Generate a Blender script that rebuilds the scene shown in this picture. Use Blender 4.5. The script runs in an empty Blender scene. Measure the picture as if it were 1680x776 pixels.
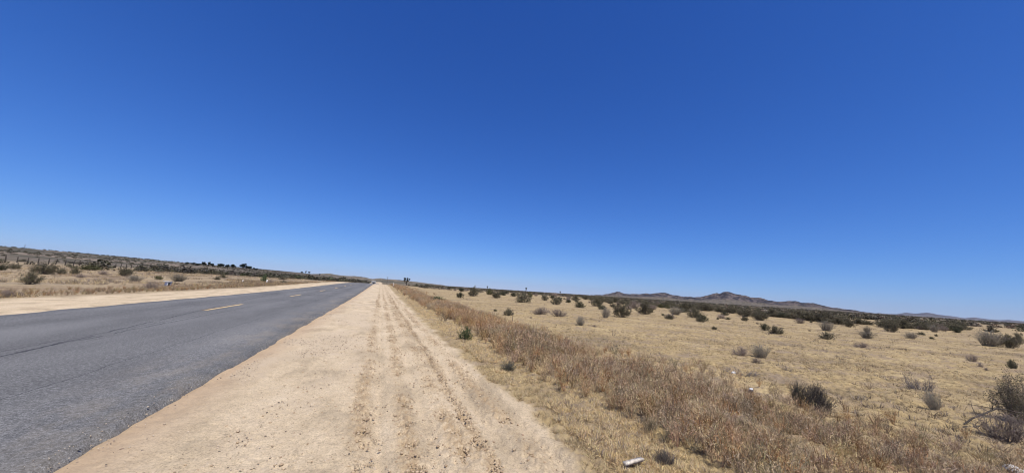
import bpy, math, random
import numpy as np
from mathutils import Matrix, Vector

rng = np.random.default_rng(11)
random.seed(4)
sc = bpy.context.scene
COL = sc.collection
R = math.radians

# ------------------------------------------------------------------ noise and terrain
def hash2(ix, iy, s):
    n = (ix * 374761393 + iy * 668265263 + s * 974634777) & 0xFFFFFFFF
    n = ((n ^ (n >> 13)) * 1274126177) & 0xFFFFFFFF
    n = ((n ^ (n >> 15)) * 2246822519) & 0xFFFFFFFF
    return ((n ^ (n >> 16)) & 0xFFFF) / 65535.0

def vnoise(x, y, s=0):
    x = np.asarray(x, float); y = np.asarray(y, float)
    ix = np.floor(x).astype(np.int64); iy = np.floor(y).astype(np.int64)
    fx = x - ix; fy = y - iy
    ux = fx * fx * (3 - 2 * fx); uy = fy * fy * (3 - 2 * fy)
    a = hash2(ix, iy, s); b = hash2(ix + 1, iy, s); c = hash2(ix, iy + 1, s); d = hash2(ix + 1, iy + 1, s)
    return (a * (1 - ux) + b * ux) * (1 - uy) + (c * (1 - ux) + d * ux) * uy

def fbm(x, y, octv=4, s=0, gain=0.5):
    t = 0.0; a = 1.0; n = 0.0; f = 1.0
    for o in range(octv):
        t = t + a * vnoise(x * f + 17.3 * o, y * f - 9.1 * o, s + o); n += a
        a *= gain; f *= 2.03
    return t / n

def sm(t):
    t = np.clip(t, 0.0, 1.0)
    return t * t * (3 - 2 * t)

def terrain(x, y):
    x = np.asarray(x, float); y = np.asarray(y, float)
    w = sm(1 - (np.abs(x + 5) - 12) / 40.0)
    z = (0.55 * sm((y - 25) / 95.0) - 1.6 * sm((y - 118) / 220.0)) * w
    z = z + 0.5 * sm((-x - 25) / 60.0)
    z = z + (9.5 + 0.0045 * np.clip(y - 400, -400, 2600)) * sm((-x - 95) / 200.0) * sm((y + 100) / 200.0)
    return z

def tz(x, y):
    return float(terrain(x, y))

ROAD_R, ROAD_L = -2.13, -8.90

# ------------------------------------------------------------------ tagging and mesh helpers
def tag(o, label=None, cat=None, group=None, kind=None):
    if label: o['label'] = label
    if cat: o['category'] = cat
    if group: o['group'] = group
    if kind: o['kind'] = kind
    return o

def empty(name, loc, rz=0.0):
    o = bpy.data.objects.new(name, None)
    o.location = loc; o.rotation_euler = (0, 0, rz); o.empty_display_size = 0.2
    COL.objects.link(o)
    return o

def mesh_np(name, V, F, mat, col=None, smooth=False, extra=None):
    """V (n,3), F (m,3) or (m,4); col (n,3) base colours."""
    V = np.asarray(V, np.float32); F = np.asarray(F, np.int32)
    me = bpy.data.meshes.new(name)
    me.vertices.add(len(V)); me.vertices.foreach_set('co', V.ravel())
    k = F.shape[1]
    me.loops.add(F.size); me.loops.foreach_set('vertex_index', F.ravel())
    me.polygons.add(len(F))
    me.polygons.foreach_set('loop_start', np.arange(0, F.size, k, dtype=np.int32))
    me.polygons.foreach_set('loop_total', np.full(len(F), k, np.int32))
    if smooth:
        me.polygons.foreach_set('use_smooth', np.ones(len(F), bool))
    if col is not None:
        at = me.color_attributes.new('Col', 'FLOAT_COLOR', 'POINT')
        c = np.ones((len(V), 4), np.float32); c[:, :col.shape[1]] = col
        at.data.foreach_set('color', c.ravel())
    if extra is not None:
        for nm, arr in extra.items():
            at = me.attributes.new(nm, 'FLOAT', 'POINT')
            at.data.foreach_set('value', np.asarray(arr, np.float32))
    me.update(calc_edges=True)
    me.materials.append(mat)
    return me

def link(name, me, parent=None):
    o = bpy.data.objects.new(name, me)
    COL.objects.link(o)
    if parent: o.parent = parent
    return o

class Bag:
    """collects triangles with colours"""
    def __init__(s): s.V = []; s.F = []; s.C = []; s.n = 0
    def add(s, V, F, C):
        V = np.asarray(V, float).reshape(-1, 3); F = np.asarray(F, int).reshape(-1, 3)
        C = np.asarray(C, float)
        if C.ndim == 1: C = np.repeat(C[None], len(V), 0)
        s.V.append(V); s.F.append(F + s.n); s.C.append(C); s.n += len(V)
    def arrays(s): return np.concatenate(s.V), np.concatenate(s.F), np.concatenate(s.C)
    def mesh(s, name, mat, smooth=False):
        V, F, C = s.arrays(); return mesh_np(name, V, F, mat, C, smooth)

def quads_tri(Q):
    Q = np.asarray(Q); return np.concatenate([Q[:, [0, 1, 2]], Q[:, [0, 2, 3]]])

def box_vf(x0, y0, z0, x1, y1, z1):
    V = np.array([[x, y, z] for z in (z0, z1) for y in (y0, y1) for x in (x0, x1)], float)
    Q = [[0, 2, 3, 1], [4, 5, 7, 6], [0, 1, 5, 4], [2, 6, 7, 3], [0, 4, 6, 2], [1, 3, 7, 5]]
    return V, quads_tri(Q)

def tubes(P, rad, sides=3):
    """P (n,k,3) curves, rad (n,k): merged thin tubes as triangles"""
    P = np.asarray(P, float); n, k, _ = P.shape
    T = np.gradient(P, axis=1); T /= np.linalg.norm(T, axis=2, keepdims=True) + 1e-9
    ref = np.where(np.abs(T[..., 2:3]) > 0.9, np.array([1.0, 0, 0]), np.array([0, 0, 1.0]))
    A = np.cross(T, ref); A /= np.linalg.norm(A, axis=2, keepdims=True) + 1e-9
    B = np.cross(T, A)
    a = np.arange(sides) * 2 * math.pi / sides
    V = P[:, :, None] + rad[:, :, None, None] * (A[:, :, None] * np.cos(a)[None, None, :, None] + B[:, :, None] * np.sin(a)[None, None, :, None])
    idx = np.arange(n * k * sides).reshape(n, k, sides)
    i0 = idx[:, :-1]; i1 = idx[:, 1:]
    Q = np.stack([i0, np.roll(i0, -1, 2), np.roll(i1, -1, 2), i1], -1).reshape(-1, 4)
    return V.reshape(-1, 3), quads_tri(Q)

def unit(v): return v / (np.linalg.norm(v, axis=-1, keepdims=True) + 1e-9)

def leaves(P, size, g, up=0.0, aspect=0.5):
    """one small triangle-pair leaf at each point"""
    n = len(P)
    d = unit(g.normal(size=(n, 3)) + np.array([0, 0, up])); e = unit(np.cross(d, g.normal(size=(n, 3))))
    s = size * g.uniform(0.6, 1.4, (n, 1))
    V = np.stack([P - d * s * .5, P + e * s * aspect * .5, P + d * s * .5, P - e * s * aspect * .5], 1)
    i = np.arange(n * 4).reshape(n, 4)
    return V.reshape(-1, 3), quads_tri(i)

def blades(base, tip, width, g, bend=0.25):
    """grass blades as two-piece bent triangles"""
    n = len(base); d = tip - base
    side = unit(np.cross(unit(d), unit(g.normal(size=(n, 3))))) * np.asarray(width).reshape(-1, 1) * .5
    mid = base + d * .55 + g.normal(size=(n, 3)) * bend * np.linalg.norm(d, axis=1, keepdims=True) * .3
    V = np.stack([base - side, base + side, mid + side * .75, mid - side * .75, tip], 1)
    i = np.arange(n * 5).reshape(n, 5)
    F = np.concatenate([i[:, [0, 1, 2]], i[:, [0, 2, 3]], i[:, [3, 2, 4]]])
    return V.reshape(-1, 3), F

def vary(c, n, g, amt=0.22, hue=0.06):
    c = np.asarray(c, float)
    return np.clip(c[None] * g.uniform(1 - amt, 1 + amt, (n, 1)) * g.uniform(1 - hue, 1 + hue, (n, 3)), 0.004, 0.9)

def scatter(name, protos, X, Y, S, mat, g, tint=None, zoff=0.0, SZ=None):
    """merge many rotated copies of prototype bags into ONE mesh (stuff)"""
    Vs = []; Fs = []; Cs = []; n0 = 0
    pick = g.integers(0, len(protos), len(X)); Z = terrain(X, Y) + zoff
    if SZ is None: SZ = S
    for k, (V, F, C) in enumerate(protos):
        m = np.where(pick == k)[0]
        if len(m) == 0: continue
        a = g.uniform(0, 2 * math.pi, len(m)); ca = np.cos(a)[:, None]; sa = np.sin(a)[:, None]
        x = (V[None, :, 0] * ca - V[None, :, 1] * sa) * S[m, None] + X[m, None]
        y = (V[None, :, 0] * sa + V[None, :, 1] * ca) * S[m, None] + Y[m, None]
        z = V[None, :, 2] * SZ[m, None] + Z[m, None]
        Vs.append(np.stack([x, y, z], -1).reshape(-1, 3))
        Fs.append((F[None] + (np.arange(len(m)) * len(V))[:, None, None]).reshape(-1, 3) + n0)
        c = np.repeat(C[None], len(m), 0)
        if tint is not None: c = c * tint[m][:, None, :]
        Cs.append(c.reshape(-1, 3)); n0 += len(m) * len(V)
    me = mesh_np(name, np.concatenate(Vs), np.concatenate(Fs), mat, np.concatenate(Cs))
    return link(name, me)

# ------------------------------------------------------------------ materials
def new_mat(name):
    m = bpy.data.materials.new(name); m.use_nodes = True
    nt = m.node_tree; nt.nodes.clear()
    out = nt.nodes.new('ShaderNodeOutputMaterial'); b = nt.nodes.new('ShaderNodeBsdfPrincipled')
    nt.links.new(b.outputs[0], out.inputs[0])
    b.inputs['Specular IOR Level'].default_value = 0.2
    return m, nt, b

def N(nt, t, **kw):
    n = nt.nodes.new(t)
    for k, v in kw.items(): setattr(n, k, v)
    return n

def ramp(nt, src, stops, interp='LINEAR'):
    r = N(nt, 'ShaderNodeValToRGB'); e = r.color_ramp.elements; r.color_ramp.interpolation = interp
    while len(e) > len(stops): e.remove(e[-1])
    while len(e) < len(stops): e.new(0.5)
    for i, (p, c) in enumerate(stops):
        e[i].position = p; e[i].color = (*c, 1) if len(c) == 3 else c
    nt.links.new(src, r.inputs[0]); return r.outputs[0]

def g3(v): return (v, v, v)

def mixc(nt, fac, a, b, mode='MIX'):
    m = N(nt, 'ShaderNodeMix', data_type='RGBA', blend_type=mode)
    for s, i in ((fac, 0), (a, 6), (b, 7)):
        if hasattr(s, 'links'): nt.links.new(s, m.inputs[i])
        elif i == 0: m.inputs[0].default_value = s
        else: m.inputs[i].default_value = (*s, 1)
    return m.outputs[2]

def mth(nt, op, a, b=None, clamp=False):
    m = N(nt, 'ShaderNodeMath', operation=op, use_clamp=clamp)
    for s, i in ((a, 0), (b, 1)):
        if s is None: continue
        if hasattr(s, 'links'): nt.links.new(s, m.inputs[i])
        else: m.inputs[i].default_value = s
    return m.outputs[0]

def noise(nt, vec, scale, detail=4, rough=0.55, stretch=None, dist=0.0):
    if stretch:
        mp = N(nt, 'ShaderNodeMapping'); mp.inputs['Scale'].default_value = stretch
        nt.links.new(vec, mp.inputs[0]); vec = mp.outputs[0]
    n = N(nt, 'ShaderNodeTexNoise'); n.inputs['Scale'].default_value = scale
    n.inputs['Detail'].default_value = detail; n.inputs['Roughness'].default_value = rough
    n.inputs['Distortion'].default_value = dist
    nt.links.new(vec, n.inputs['Vector']); return n.outputs[0]

def bump(nt, b, h, strength, dist):
    n = N(nt, 'ShaderNodeBump'); n.inputs['Strength'].default_value = strength; n.inputs['Distance'].default_value = dist
    nt.links.new(h, n.inputs['Height']); nt.links.new(n.outputs[0], b.inputs['Normal'])

def mat_plant(name='dry_plant', rough=0.75, objvar=0.25):
    m, nt, b = new_mat(name)
    a = N(nt, 'ShaderNodeVertexColor', layer_name='Col')
    oi = N(nt, 'ShaderNodeObjectInfo')
    f = mth(nt, 'MULTIPLY_ADD', oi.outputs['Random'], objvar * 2); nt.nodes[-1].inputs[2].default_value = 1 - objvar
    vm = N(nt, 'ShaderNodeVectorMath', operation='SCALE')
    nt.links.new(a.outputs[0], vm.inputs[0]); nt.links.new(f, vm.inputs['Scale'])
    nt.links.new(vm.outputs[0], b.inputs['Base Color'])
    b.inputs['Roughness'].default_value = rough; b.inputs['Specular IOR Level'].default_value = 0.15
    return m

def mat_flat(name, c, rough=0.6, var=0.12, scale=30, metal=0.0):
    m, nt, b = new_mat(name)
    g = N(nt, 'ShaderNodeNewGeometry'); n = noise(nt, g.outputs['Position'], scale, 5)
    nt.links.new(ramp(nt, n, [(0.25, tuple(max(0, v * (1 - var * 2)) for v in c)), (0.75, tuple(min(1, v * (1 + var)) for v in c))]), b.inputs['Base Color'])
    b.inputs['Roughness'].default_value = rough; b.inputs['Metallic'].default_value = metal
    return m

M_PLANT = mat_plant()
M_SOLID = mat_plant('weathered_solid', 0.8, 0.0)
HAZE = 0.00002
SUN_E = 4.6
SKY = (1.0, 0.0, 2.5); SKY_STR = 0.1
SKY_GRADE = ((1.26, 0.435), (1.0, 0.55), (0.78, 0.92))
EXPO = 0.24
DENOISE = True
# ------------------------------------------------------------------ ground sheet
def edge_noise(y, s): return (fbm(y * 0.45, y * 0 + 3.1, 3, s) - 0.5)

TRACKS = [(-0.05, 0.10), (0.42, 0.09), (0.86, 0.12), (1.08, 0.07), (1.45, 0.10)]
def sand_mask(x, y):
    rr = 1.95 + 0.40 * edge_noise(y, 5) + 0.35 * (fbm(x * 3, y * 3, 3, 8) - 0.5)
    ll = -12.5 + 1.4 * edge_noise(y * 0.5, 6)
    r = sm((rr - x) / 0.28) * (x > -5)
    l = sm((x - ll) / 0.8) * (x <= -5)
    return r + l

def clod_mask(x, y):
    c = 0
    for i, (tx, w) in enumerate(TRACKS):
        xx = tx + 0.07 * (fbm(y * 0.35, y * 0 + i * 7.7, 2, 31 + i) - 0.5) * 2
        c = c + np.exp(-((x - xx) / w) ** 2) * (.25 + .75 * sm((fbm(y * 0.9, y * 0 + 2.2 * i, 3, 51 + i) - 0.36) / 0.2))
    return np.clip(c, 0, 1)

def gravel_mask(x, y):
    n = fbm(x * 1.1, y * 0.75, 3, 77)
    return sm((n - 0.47) / 0.16) * sm((0.2 - x) / 0.5) * sm((x + 2.0) / 0.2)

def build_ground():
    fine = np.radians(np.arange(-50, 90.01, 0.15)); coarse = np.radians(np.arange(93, 308, 3.0))
    az = np.concatenate([fine, coarse])
    r = [0.9]
    while r[-1] < 26: r.append(r[-1] * 1.0085)
    while r[-1] < 420: r.append(r[-1] * 1.018)
    while r[-1] < 15500: r.append(r[-1] * 1.06)
    r = np.array(r)
    A, RR = np.meshgrid(az, r)
    X = RR * np.sin(A); Y = RR * np.cos(A)
    Z = terrain(X, Y)
    sand = sand_mask(X, Y); clod = clod_mask(X, Y) * sand * (X > -2); grav = gravel_mask(X, Y) * sand
    near = sm((34 - RR) / 14.0)
    # shoulder: packed sand with tyre ridges, clods and smooth wind patches
    lump = fbm(X * 9, Y * 9, 3, 12) - 0.5
    fine_l = fbm(X * 24, Y * 24, 3, 13) - 0.5
    sh = 0.030 * (fbm(X * 1.2, Y * 0.7, 3, 14) - 0.5) + clod * (0.075 * lump + 0.075 * fine_l) + grav * 0.022 * fine_l + 0.024 * fine_l + 0.018 * lump
    for i, (tx, w) in enumerate(TRACKS):
        sh = sh - 0.032 * np.exp(-((X - tx - 0.19) / 0.07) ** 2) * (0.5 + fbm(Y * .6, Y * 0 + i, 2, 95))
    tuss = fbm(X * 3.3, Y * 3.3, 4, 15) - 0.5
    tus2 = fbm(X * 11, Y * 11, 3, 16) - 0.5
    gr = 0.05 * tuss + 0.075 * tus2 + 0.045 * (fbm(X * 26, Y * 26, 2, 18) - 0.5)
    inroad = sm((X - ROAD_L + 0.25) / 0.2) * sm((ROAD_R + 0.12 - X) / 0.12)
    det = (sand * sh + (1 - sand) * gr * sm((np.abs(X + 5.5) - 3.6) / 0.4)) * near
    Z = Z + det * (1 - inroad) + 0.10 * np.exp(-((X - 4.1) / 0.9) ** 2) * (Y > -30)
    Z = Z - 0.055 - 0.03 * inroad + 0.05 * sm((X - ROAD_R - 0.1) / 0.5) * (X > -5) + 0.05 * sm((ROAD_L - 0.1 - X) / 0.6) * (X < -6)
    # edge spill of sand against the asphalt
    Z = Z + 0.03 * np.exp(-((X - ROAD_R - 0.06) / 0.07) ** 2) * sm((fbm(Y * 1.3, Y * 0, 3, 91) - 0.45) / 0.2)
    # rolling relief beyond the field
    far = sm((RR - 350) / 900.0)
    Z = Z + far * 3.0 * (fbm(X / 260, Y / 260, 4, 21) - 0.55)
    nr, na = X.shape
    idx = np.arange(nr * na).reshape(nr, na)
    i0 = idx[:-1]; i1 = idx[1:]
    Q = np.stack([i0, i1, np.roll(i1, -1, 1), np.roll(i0, -1, 1)], -1).reshape(-1, 4)[:, ::-1]
    V = np.stack([X, Y, Z], -1).reshape(-1, 3)
    # centre cap
    V = np.concatenate([V, [[0, 0, float(Z[0].mean())]]])
    me = mesh_np('ground', V, Q, M_GROUND, None, True,
                 {'sand': np.append(sand.ravel(), 1), 'clod': np.append(clod.ravel(), 0), 'grav': np.append(grav.ravel(), 0)})
    tag(link('ground', me), 'sandy shoulder and dry straw desert flat', 'ground', kind='structure')

def mat_ground():
    m, nt, b = new_mat('desert_soil')
    P = N(nt, 'ShaderNodeNewGeometry').outputs['Position']
    def attr(n): return N(nt, 'ShaderNodeAttribute', attribute_name=n).outputs['Fac']
    sx = N(nt, 'ShaderNodeSeparateXYZ'); nt.links.new(P, sx.inputs[0]); X = sx.outputs[0]
    # sand
    s1 = ramp(nt, noise(nt, P, 1.6, 5, 0.6, (1.0, 0.45, 1)), [(0.36, (0.41, 0.322, 0.208)), (0.49, (0.545, 0.427, 0.275)), (0.68, (0.62, 0.495, 0.33))])
    s2 = ramp(nt, noise(nt, P, 60, 4, 0.8), [(0.30, g3(0.62)), (0.50, g3(1.0)), (0.72, g3(1.16))])
    sand = mixc(nt, 1.0, s1, s2, 'MULTIPLY')
    s3 = ramp(nt, noise(nt, P, 15, 6, 0.8), [(0.33, g3(0.72)), (0.47, g3(1.0)), (0.70, g3(1.10))])
    sand = mixc(nt, 0.9, sand, s3, 'MULTIPLY')
    edge = mth(nt, 'MULTIPLY', mth(nt, 'SUBTRACT', 1.0, mth(nt, 'MULTIPLY', mth(nt, 'ABSOLUTE', mth(nt, 'ADD', X, 2.0)), 1.6), True), 0.75)
    sand = mixc(nt, edge, sand, (0.45, 0.32, 0.20))
    sand = mixc(nt, mth(nt, 'MULTIPLY', mth(nt, 'MULTIPLY', attr('clod'), 0.85), ramp(nt, noise(nt, P, 11, 5, 0.75), [(0.40, g3(0.15)), (0.55, g3(1))])), sand, (0.355, 0.255, 0.15))
    gsp = ramp(nt, noise(nt, P, 95, 3, 0.8), [(0.34, (0.24, 0.19, 0.135)), (0.44, (0.50, 0.395, 0.265)), (0.62, (0.60, 0.48, 0.33))])
    sand = mixc(nt, mth(nt, 'MULTIPLY', attr('grav'), 0.75), sand, gsp)
    # straw field
    f1 = ramp(nt, noise(nt, P, 0.35, 5, 0.6), [(0.32, (0.225, 0.17, 0.10)), (0.48, (0.365, 0.270, 0.135)), (0.65, (0.425, 0.322, 0.17))])
    f2 = ramp(nt, noise(nt, P, 7, 5, 0.7, (1, 1, 1)), [(0.33, g3(0.42)), (0.48, g3(0.95)), (0.68, g3(1.22))])
    straw = mixc(nt, 1.0, f1, f2, 'MULTIPLY')
    soil = ramp(nt, noise(nt, P, 0.9, 6, 0.75, (1, 1.4, 1)), [(0.48, g3(0)), (0.62, g3(0.85))])
    straw = mixc(nt, soil, straw, (0.27, 0.205, 0.14))
    lf = ramp(nt, noise(nt, P, 0.22, 6, 0.65, (1, 0.5, 1)), [(0.34, (0.17, 0.125, 0.085)), (0.47, (0.29, 0.215, 0.13)), (0.58, (0.37, 0.285, 0.17)), (0.70, (0.22, 0.175, 0.125))])
    lf = mixc(nt, 1.0, lf, f2, 'MULTIPLY')
    leftf = mth(nt, 'LESS_THAN', X, -5.0)
    field = mixc(nt, leftf, straw, lf)
    # far ground: brown soil with scrub cover
    ln = N(nt, 'ShaderNodeVectorMath', operation='LENGTH'); nt.links.new(P, ln.inputs[0])
    fr = N(nt, 'ShaderNodeMapRange'); fr.inputs[1].default_value = 90; fr.inputs[2].default_value = 420
    nt.links.new(ln.outputs['Value'], fr.inputs[0])
    fc = ramp(nt, noise(nt, P, 0.035, 6, 0.7), [(0.38, (0.075, 0.068, 0.045)), (0.52, (0.13, 0.11, 0.075)), (0.68, (0.27, 0.21, 0.14))])
    field = mixc(nt, mth(nt, 'MULTIPLY', fr.outputs[0], 0.9), field, fc)
    # hillside on the left stays paler
    hl = N(nt, 'ShaderNodeMapRange'); hl.inputs[1].default_value = -80; hl.inputs[2].default_value = -130
    nt.links.new(X, hl.inputs[0])
    hc = ramp(nt, noise(nt, P, 0.030, 6, 0.65, (1.6, 0.5, 1)), [(0.42, (0.070, 0.064, 0.044)), (0.54, (0.16, 0.13, 0.095)), (0.66, (0.29, 0.225, 0.165))])
    field = mixc(nt, mth(nt, 'MULTIPLY', hl.outputs[0], 0.92), field, hc)
    c = mixc(nt, attr('sand'), field, sand)
    nt.links.new(c, b.inputs['Base Color'])
    b.inputs['Roughness'].default_value = 0.92; b.inputs['Specular IOR Level'].default_value = 0.08
    bump(nt, b, mth(nt, 'ADD', noise(nt, P, 38, 5, 0.75), mth(nt, 'MULTIPLY', noise(nt, P, 120, 3, 0.7), 0.35)), 0.7, 0.026)
    return m
M_GROUND = mat_ground()
build_ground()

# ------------------------------------------------------------------ road, cracks and centre dashes
def mat_road():
    m, nt, b = new_mat('aged_asphalt')
    P = N(nt, 'ShaderNodeNewGeometry').outputs['Position']
    sx = N(nt, 'ShaderNodeSeparateXYZ'); nt.links.new(P, sx.inputs[0]); X, Y = sx.outputs[0], sx.outputs[1]
    big = ramp(nt, noise(nt, P, 0.5, 5, 0.6, (1.6, 0.35, 1)), [(0.32, (0.118, 0.115, 0.110)), (0.5, (0.148, 0.145, 0.138)), (0.7, (0.172, 0.168, 0.159))])
    agg = ramp(nt, noise(nt, P, 75, 3, 0.85), [(0.34, g3(0.35)), (0.46, g3(0.88)), (0.58, g3(1.12)), (0.68, g3(2.1))])
    c = mixc(nt, 1.0, big, agg, 'MULTIPLY')
    agg2 = ramp(nt, noise(nt, P, 26, 4, 0.85), [(0.3, g3(0.55)), (0.5, g3(1.0)), (0.68, g3(1.55))]); c = mixc(nt, 1.0, c, agg2, 'MULTIPLY')
    wt = ramp(nt, mth(nt, 'ABSOLUTE', mth(nt, 'SUBTRACT', mth(nt, 'PINGPONG', mth(nt, 'ADD', X, 2.1), 1.75), 0.85)), [(0.0, g3(1.10)), (0.35, g3(1.02)), (0.75, g3(0.93))])
    c = mixc(nt, 1.0, c, wt, 'MULTIPLY')
    dust = mth(nt, 'MULTIPLY', ramp(nt, noise(nt, P, 1.3, 5, 0.7, (1, .4, 1)), [(0.45, g3(0)), (0.75, g3(1))]), ramp(nt, mth(nt, 'ADD', X, 3.6), [(0.35, g3(0)), (1.0, g3(0.5))]))
    c = mixc(nt, dust, c, (0.33, 0.27, 0.19))
    # longitudinal cracks near the lane joint
    wob = mth(nt, 'MULTIPLY', mth(nt, 'SUBTRACT', noise(nt, P, 0.9, 6, 0.7, (0.01, 1, 1)), 0.5), 0.30)
    for x0, slope, seed, wd in ((-4.20, -0.105, 3.0, 0.017), (-5.03, -0.004, 8.0, 0.015), (-5.30, 0.004, 15.0, 0.008), (-7.3, 0.003, 21.0, 0.008), (-3.4, -0.01, 33.0, 0.006)):
        d = mth(nt, 'ABSOLUTE', mth(nt, 'ADD', mth(nt, 'SUBTRACT', mth(nt, 'SUBTRACT', X, x0), mth(nt, 'MULTIPLY', Y, slope)), wob))
        line = mth(nt, 'LESS_THAN', d, wd)
        mp = N(nt, 'ShaderNodeMapping'); mp.inputs['Location'].default_value = (seed, seed * 3, 0); mp.inputs['Scale'].default_value = (0.02, 0.22, 1)
        nt.links.new(P, mp.inputs[0])
        gate = mth(nt, 'GREATER_THAN', noise(nt, mp.outputs[0], 1.0, 4, 0.6), 0.45)
        c = mixc(nt, mth(nt, 'MULTIPLY', mth(nt, 'MULTIPLY', line, gate), 0.85), c, (0.035, 0.035, 0.04))
    # pale seam grit next to the joint
    nt.links.new(c, b.inputs['Base Color'])
    b.inputs['Roughness'].default_value = 0.9; b.inputs['Specular IOR Level'].default_value = 0.12
    bump(nt, b, noise(nt, P, 85, 3, 0.8), 0.6, 0.005)
    return m
M_ROAD = mat_road()

def build_road():
    ys = [-40.0]
    while ys[-1] < 520: ys.append(ys[-1] + (0.05 if -1 < ys[-1] < 22 else 0.3 if ys[-1] < 80 else 2.0))
    ys = np.array(ys)
    jag_r = 0.06 * (fbm(ys * 1.1, ys * 0, 3, 41) - 0.5) + 0.09 * (fbm(ys * 5, ys * 0, 3, 42) - 0.5)
    jag_l = 0.20 * (fbm(ys * 0.8, ys * 0, 4, 43) - 0.5)
    t = np.linspace(0, 1, 15)
    prof_x = ROAD_L + jag_l[:, None] + (ROAD_R + jag_r - ROAD_L - jag_l)[:, None] * t[None]
    base = terrain(np.full_like(ys, -5.5), ys)
    z = base[:, None] + 0.012 + 0.03 * (1 - (2 * t - 1) ** 2)[None]
    z[:, -1] -= 0.006; z[:, 0] -= 0.006
    X = np.concatenate([prof_x[:, :1] - 0.05, prof_x, prof_x[:, -1:] + 0.045 + 0.03 * fbm(ys * 7, ys * 0, 2, 44)[:, None]], 1)
    Z = np.concatenate([base[:, None] - 0.10, z, base[:, None] - 0.095], 1)
    Yg = np.repeat(ys[:, None], X.shape[1], 1)
    V = np.stack([X, Yg, Z], -1).reshape(-1, 3)
    idx = np.arange(len(V)).reshape(X.shape)
    Q = np.stack([idx[:-1, :-1], idx[:-1, 1:], idx[1:, 1:], idx[1:, :-1]], -1).reshape(-1, 4)
    tag(link('road', mesh_np('road', V, Q, M_ROAD)), 'grey two lane asphalt road', 'road', kind='structure')
build_road()

def mat_paint():
    m, nt, b = new_mat('worn_yellow_paint')
    P = N(nt, 'ShaderNodeNewGeometry').outputs['Position']
    w = ramp(nt, noise(nt, P, 26, 5, 0.8), [(0.36, (0.20, 0.15, 0.09)), (0.46, (0.66, 0.46, 0.20)), (0.7, (0.78, 0.60, 0.32))])
    nt.links.new(w, b.inputs['Base Color']); b.inputs['Roughness'].default_value = 0.6
    return m
M_PAINT = mat_paint()
M_PRIMER = mat_flat('old_paint_ghost', (0.17, 0.10, 0.06), 0.8, 0.3, 20)
for k in range(-1, 22):
    y0 = 15.75 + 12.6 * k; g = np.random.default_rng(100 + k)
    for nm, x0, x1, mat, dz, ex in (('road_marking', -5.80, -5.685, M_PAINT, 0.008, 0.0), ('worn_road_marking', -5.845, -5.79, M_PRIMER, 0.004, 0.12)):
        yy = np.linspace(y0 - ex, y0 + 3.55 + ex, 24)
        xl = x0 + 0.008 * g.normal(size=24); xr = x1 + 0.008 * g.normal(size=24)
        t = (-5.75 - ROAD_L) / (ROAD_R - ROAD_L)
        zz = terrain(np.full(24, -5.5), yy) + 0.012 + 0.03 * (1 - (2 * t - 1) ** 2) + dz
        V = np.concatenate([np.stack([xl, yy, zz], -1), np.stack([xr, yy, zz], -1)])
        i = np.arange(23); Q = np.stack([i, i + 24, i + 25, i + 1], -1)
        tag(link(nm, mesh_np(nm, V, Q, mat)), 'yellow centre dash painted on the asphalt' if dz > .005 else 'brown ghost of an older dash beside the yellow one', 'road marking', 'centre dashes along the road', 'structure')
# ------------------------------------------------------------------ shrub prototypes (unit width and height)
def shell(n, g, lo=0.55):
    """points filling a bushy dome of width 1, height 1"""
    d = unit(g.normal(size=(n, 3))); d[:, 2] = np.abs(d[:, 2]) * 1.0 - 0.12
    r = g.uniform(lo ** 3, 1, (n, 1)) ** (1 / 3)
    return d * r * np.array([0.5, 0.5, 0.96]) + np.array([0, 0, 0.06])

def stems(n, g, spread=(5, 62), k=5, h=1.0, w=0.5, thick=0.014, base=0.07, curl=0.25, lenv=(0.7, 1.05)):
    az = g.uniform(0, 2 * math.pi, n); ti = np.radians(g.uniform(*spread, n) )
    L = g.uniform(*lenv, n)
    end = np.stack([np.sin(ti) * np.cos(az) * w * 2 * L * .62, np.sin(ti) * np.sin(az) * w * 2 * L * .62, (np.cos(ti) * .75 + .25) * h * L], -1)
    b = np.stack([np.cos(az) * base, np.sin(az) * base, np.zeros(n) - .02], -1) * g.uniform(.2, 1, (n, 1))
    b[:, 2] = -0.04
    t = np.linspace(0, 1, k)[None, :, None]
    mid = (b + end) / 2 + np.stack([np.cos(az) * curl * .35, np.sin(az) * curl * .35, -np.ones(n) * curl * .25], -1) * np.sin(ti)[:, None]
    P = (1 - t) ** 2 * b[:, None] + 2 * t * (1 - t) * mid[:, None] + t * t * end[:, None]
    P = P + g.normal(size=P.shape) * 0.018 * t
    rad = thick * g.uniform(.6, 1.1, (n, 1)) * (1 - .75 * t[..., 0])
    return P, rad

def twigs(P, per, g, L=(0.12, 0.28), thick=0.005, tmin=0.35, up=0.5, k=3):
    n, kk, _ = P.shape
    i = np.repeat(np.arange(n), per); t = g.uniform(tmin, 1, len(i)) * (kk - 1)
    j = np.minimum(t.astype(int), kk - 2); f = (t - j)[:, None]
    a = P[i, j] * (1 - f) + P[i, j + 1] * f
    d = unit(unit(P[i, j + 1] - P[i, j]) + g.normal(size=a.shape) * .65 + np.array([0, 0, up]))
    l = g.uniform(*L, (len(i), 1))
    s = np.linspace(0, 1, k)[None, :, None]
    Q = a[:, None] + d[:, None] * l[:, None] * s + g.normal(size=(len(i), k, 3)) * .012 * s
    Q[..., 2] = np.maximum(Q[..., 2], 0.0)
    rad = thick * np.ones((len(i), 1)) * (1 - .7 * s[..., 0])
    return Q, rad

def fans(Q, per, g, size, aspect=.5, up=.2, jit=.03):
    n, k, _ = Q.shape
    i = np.repeat(np.arange(n), per); f = g.uniform(.15, 1, (len(i), 1))
    p = Q[i, 0] * (1 - f) + Q[i, -1] * f + g.normal(size=(len(i), 3)) * jit
    p[:, 2] = np.maximum(p[:, 2], .015)
    return leaves(p, size, g, up, aspect)

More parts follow.
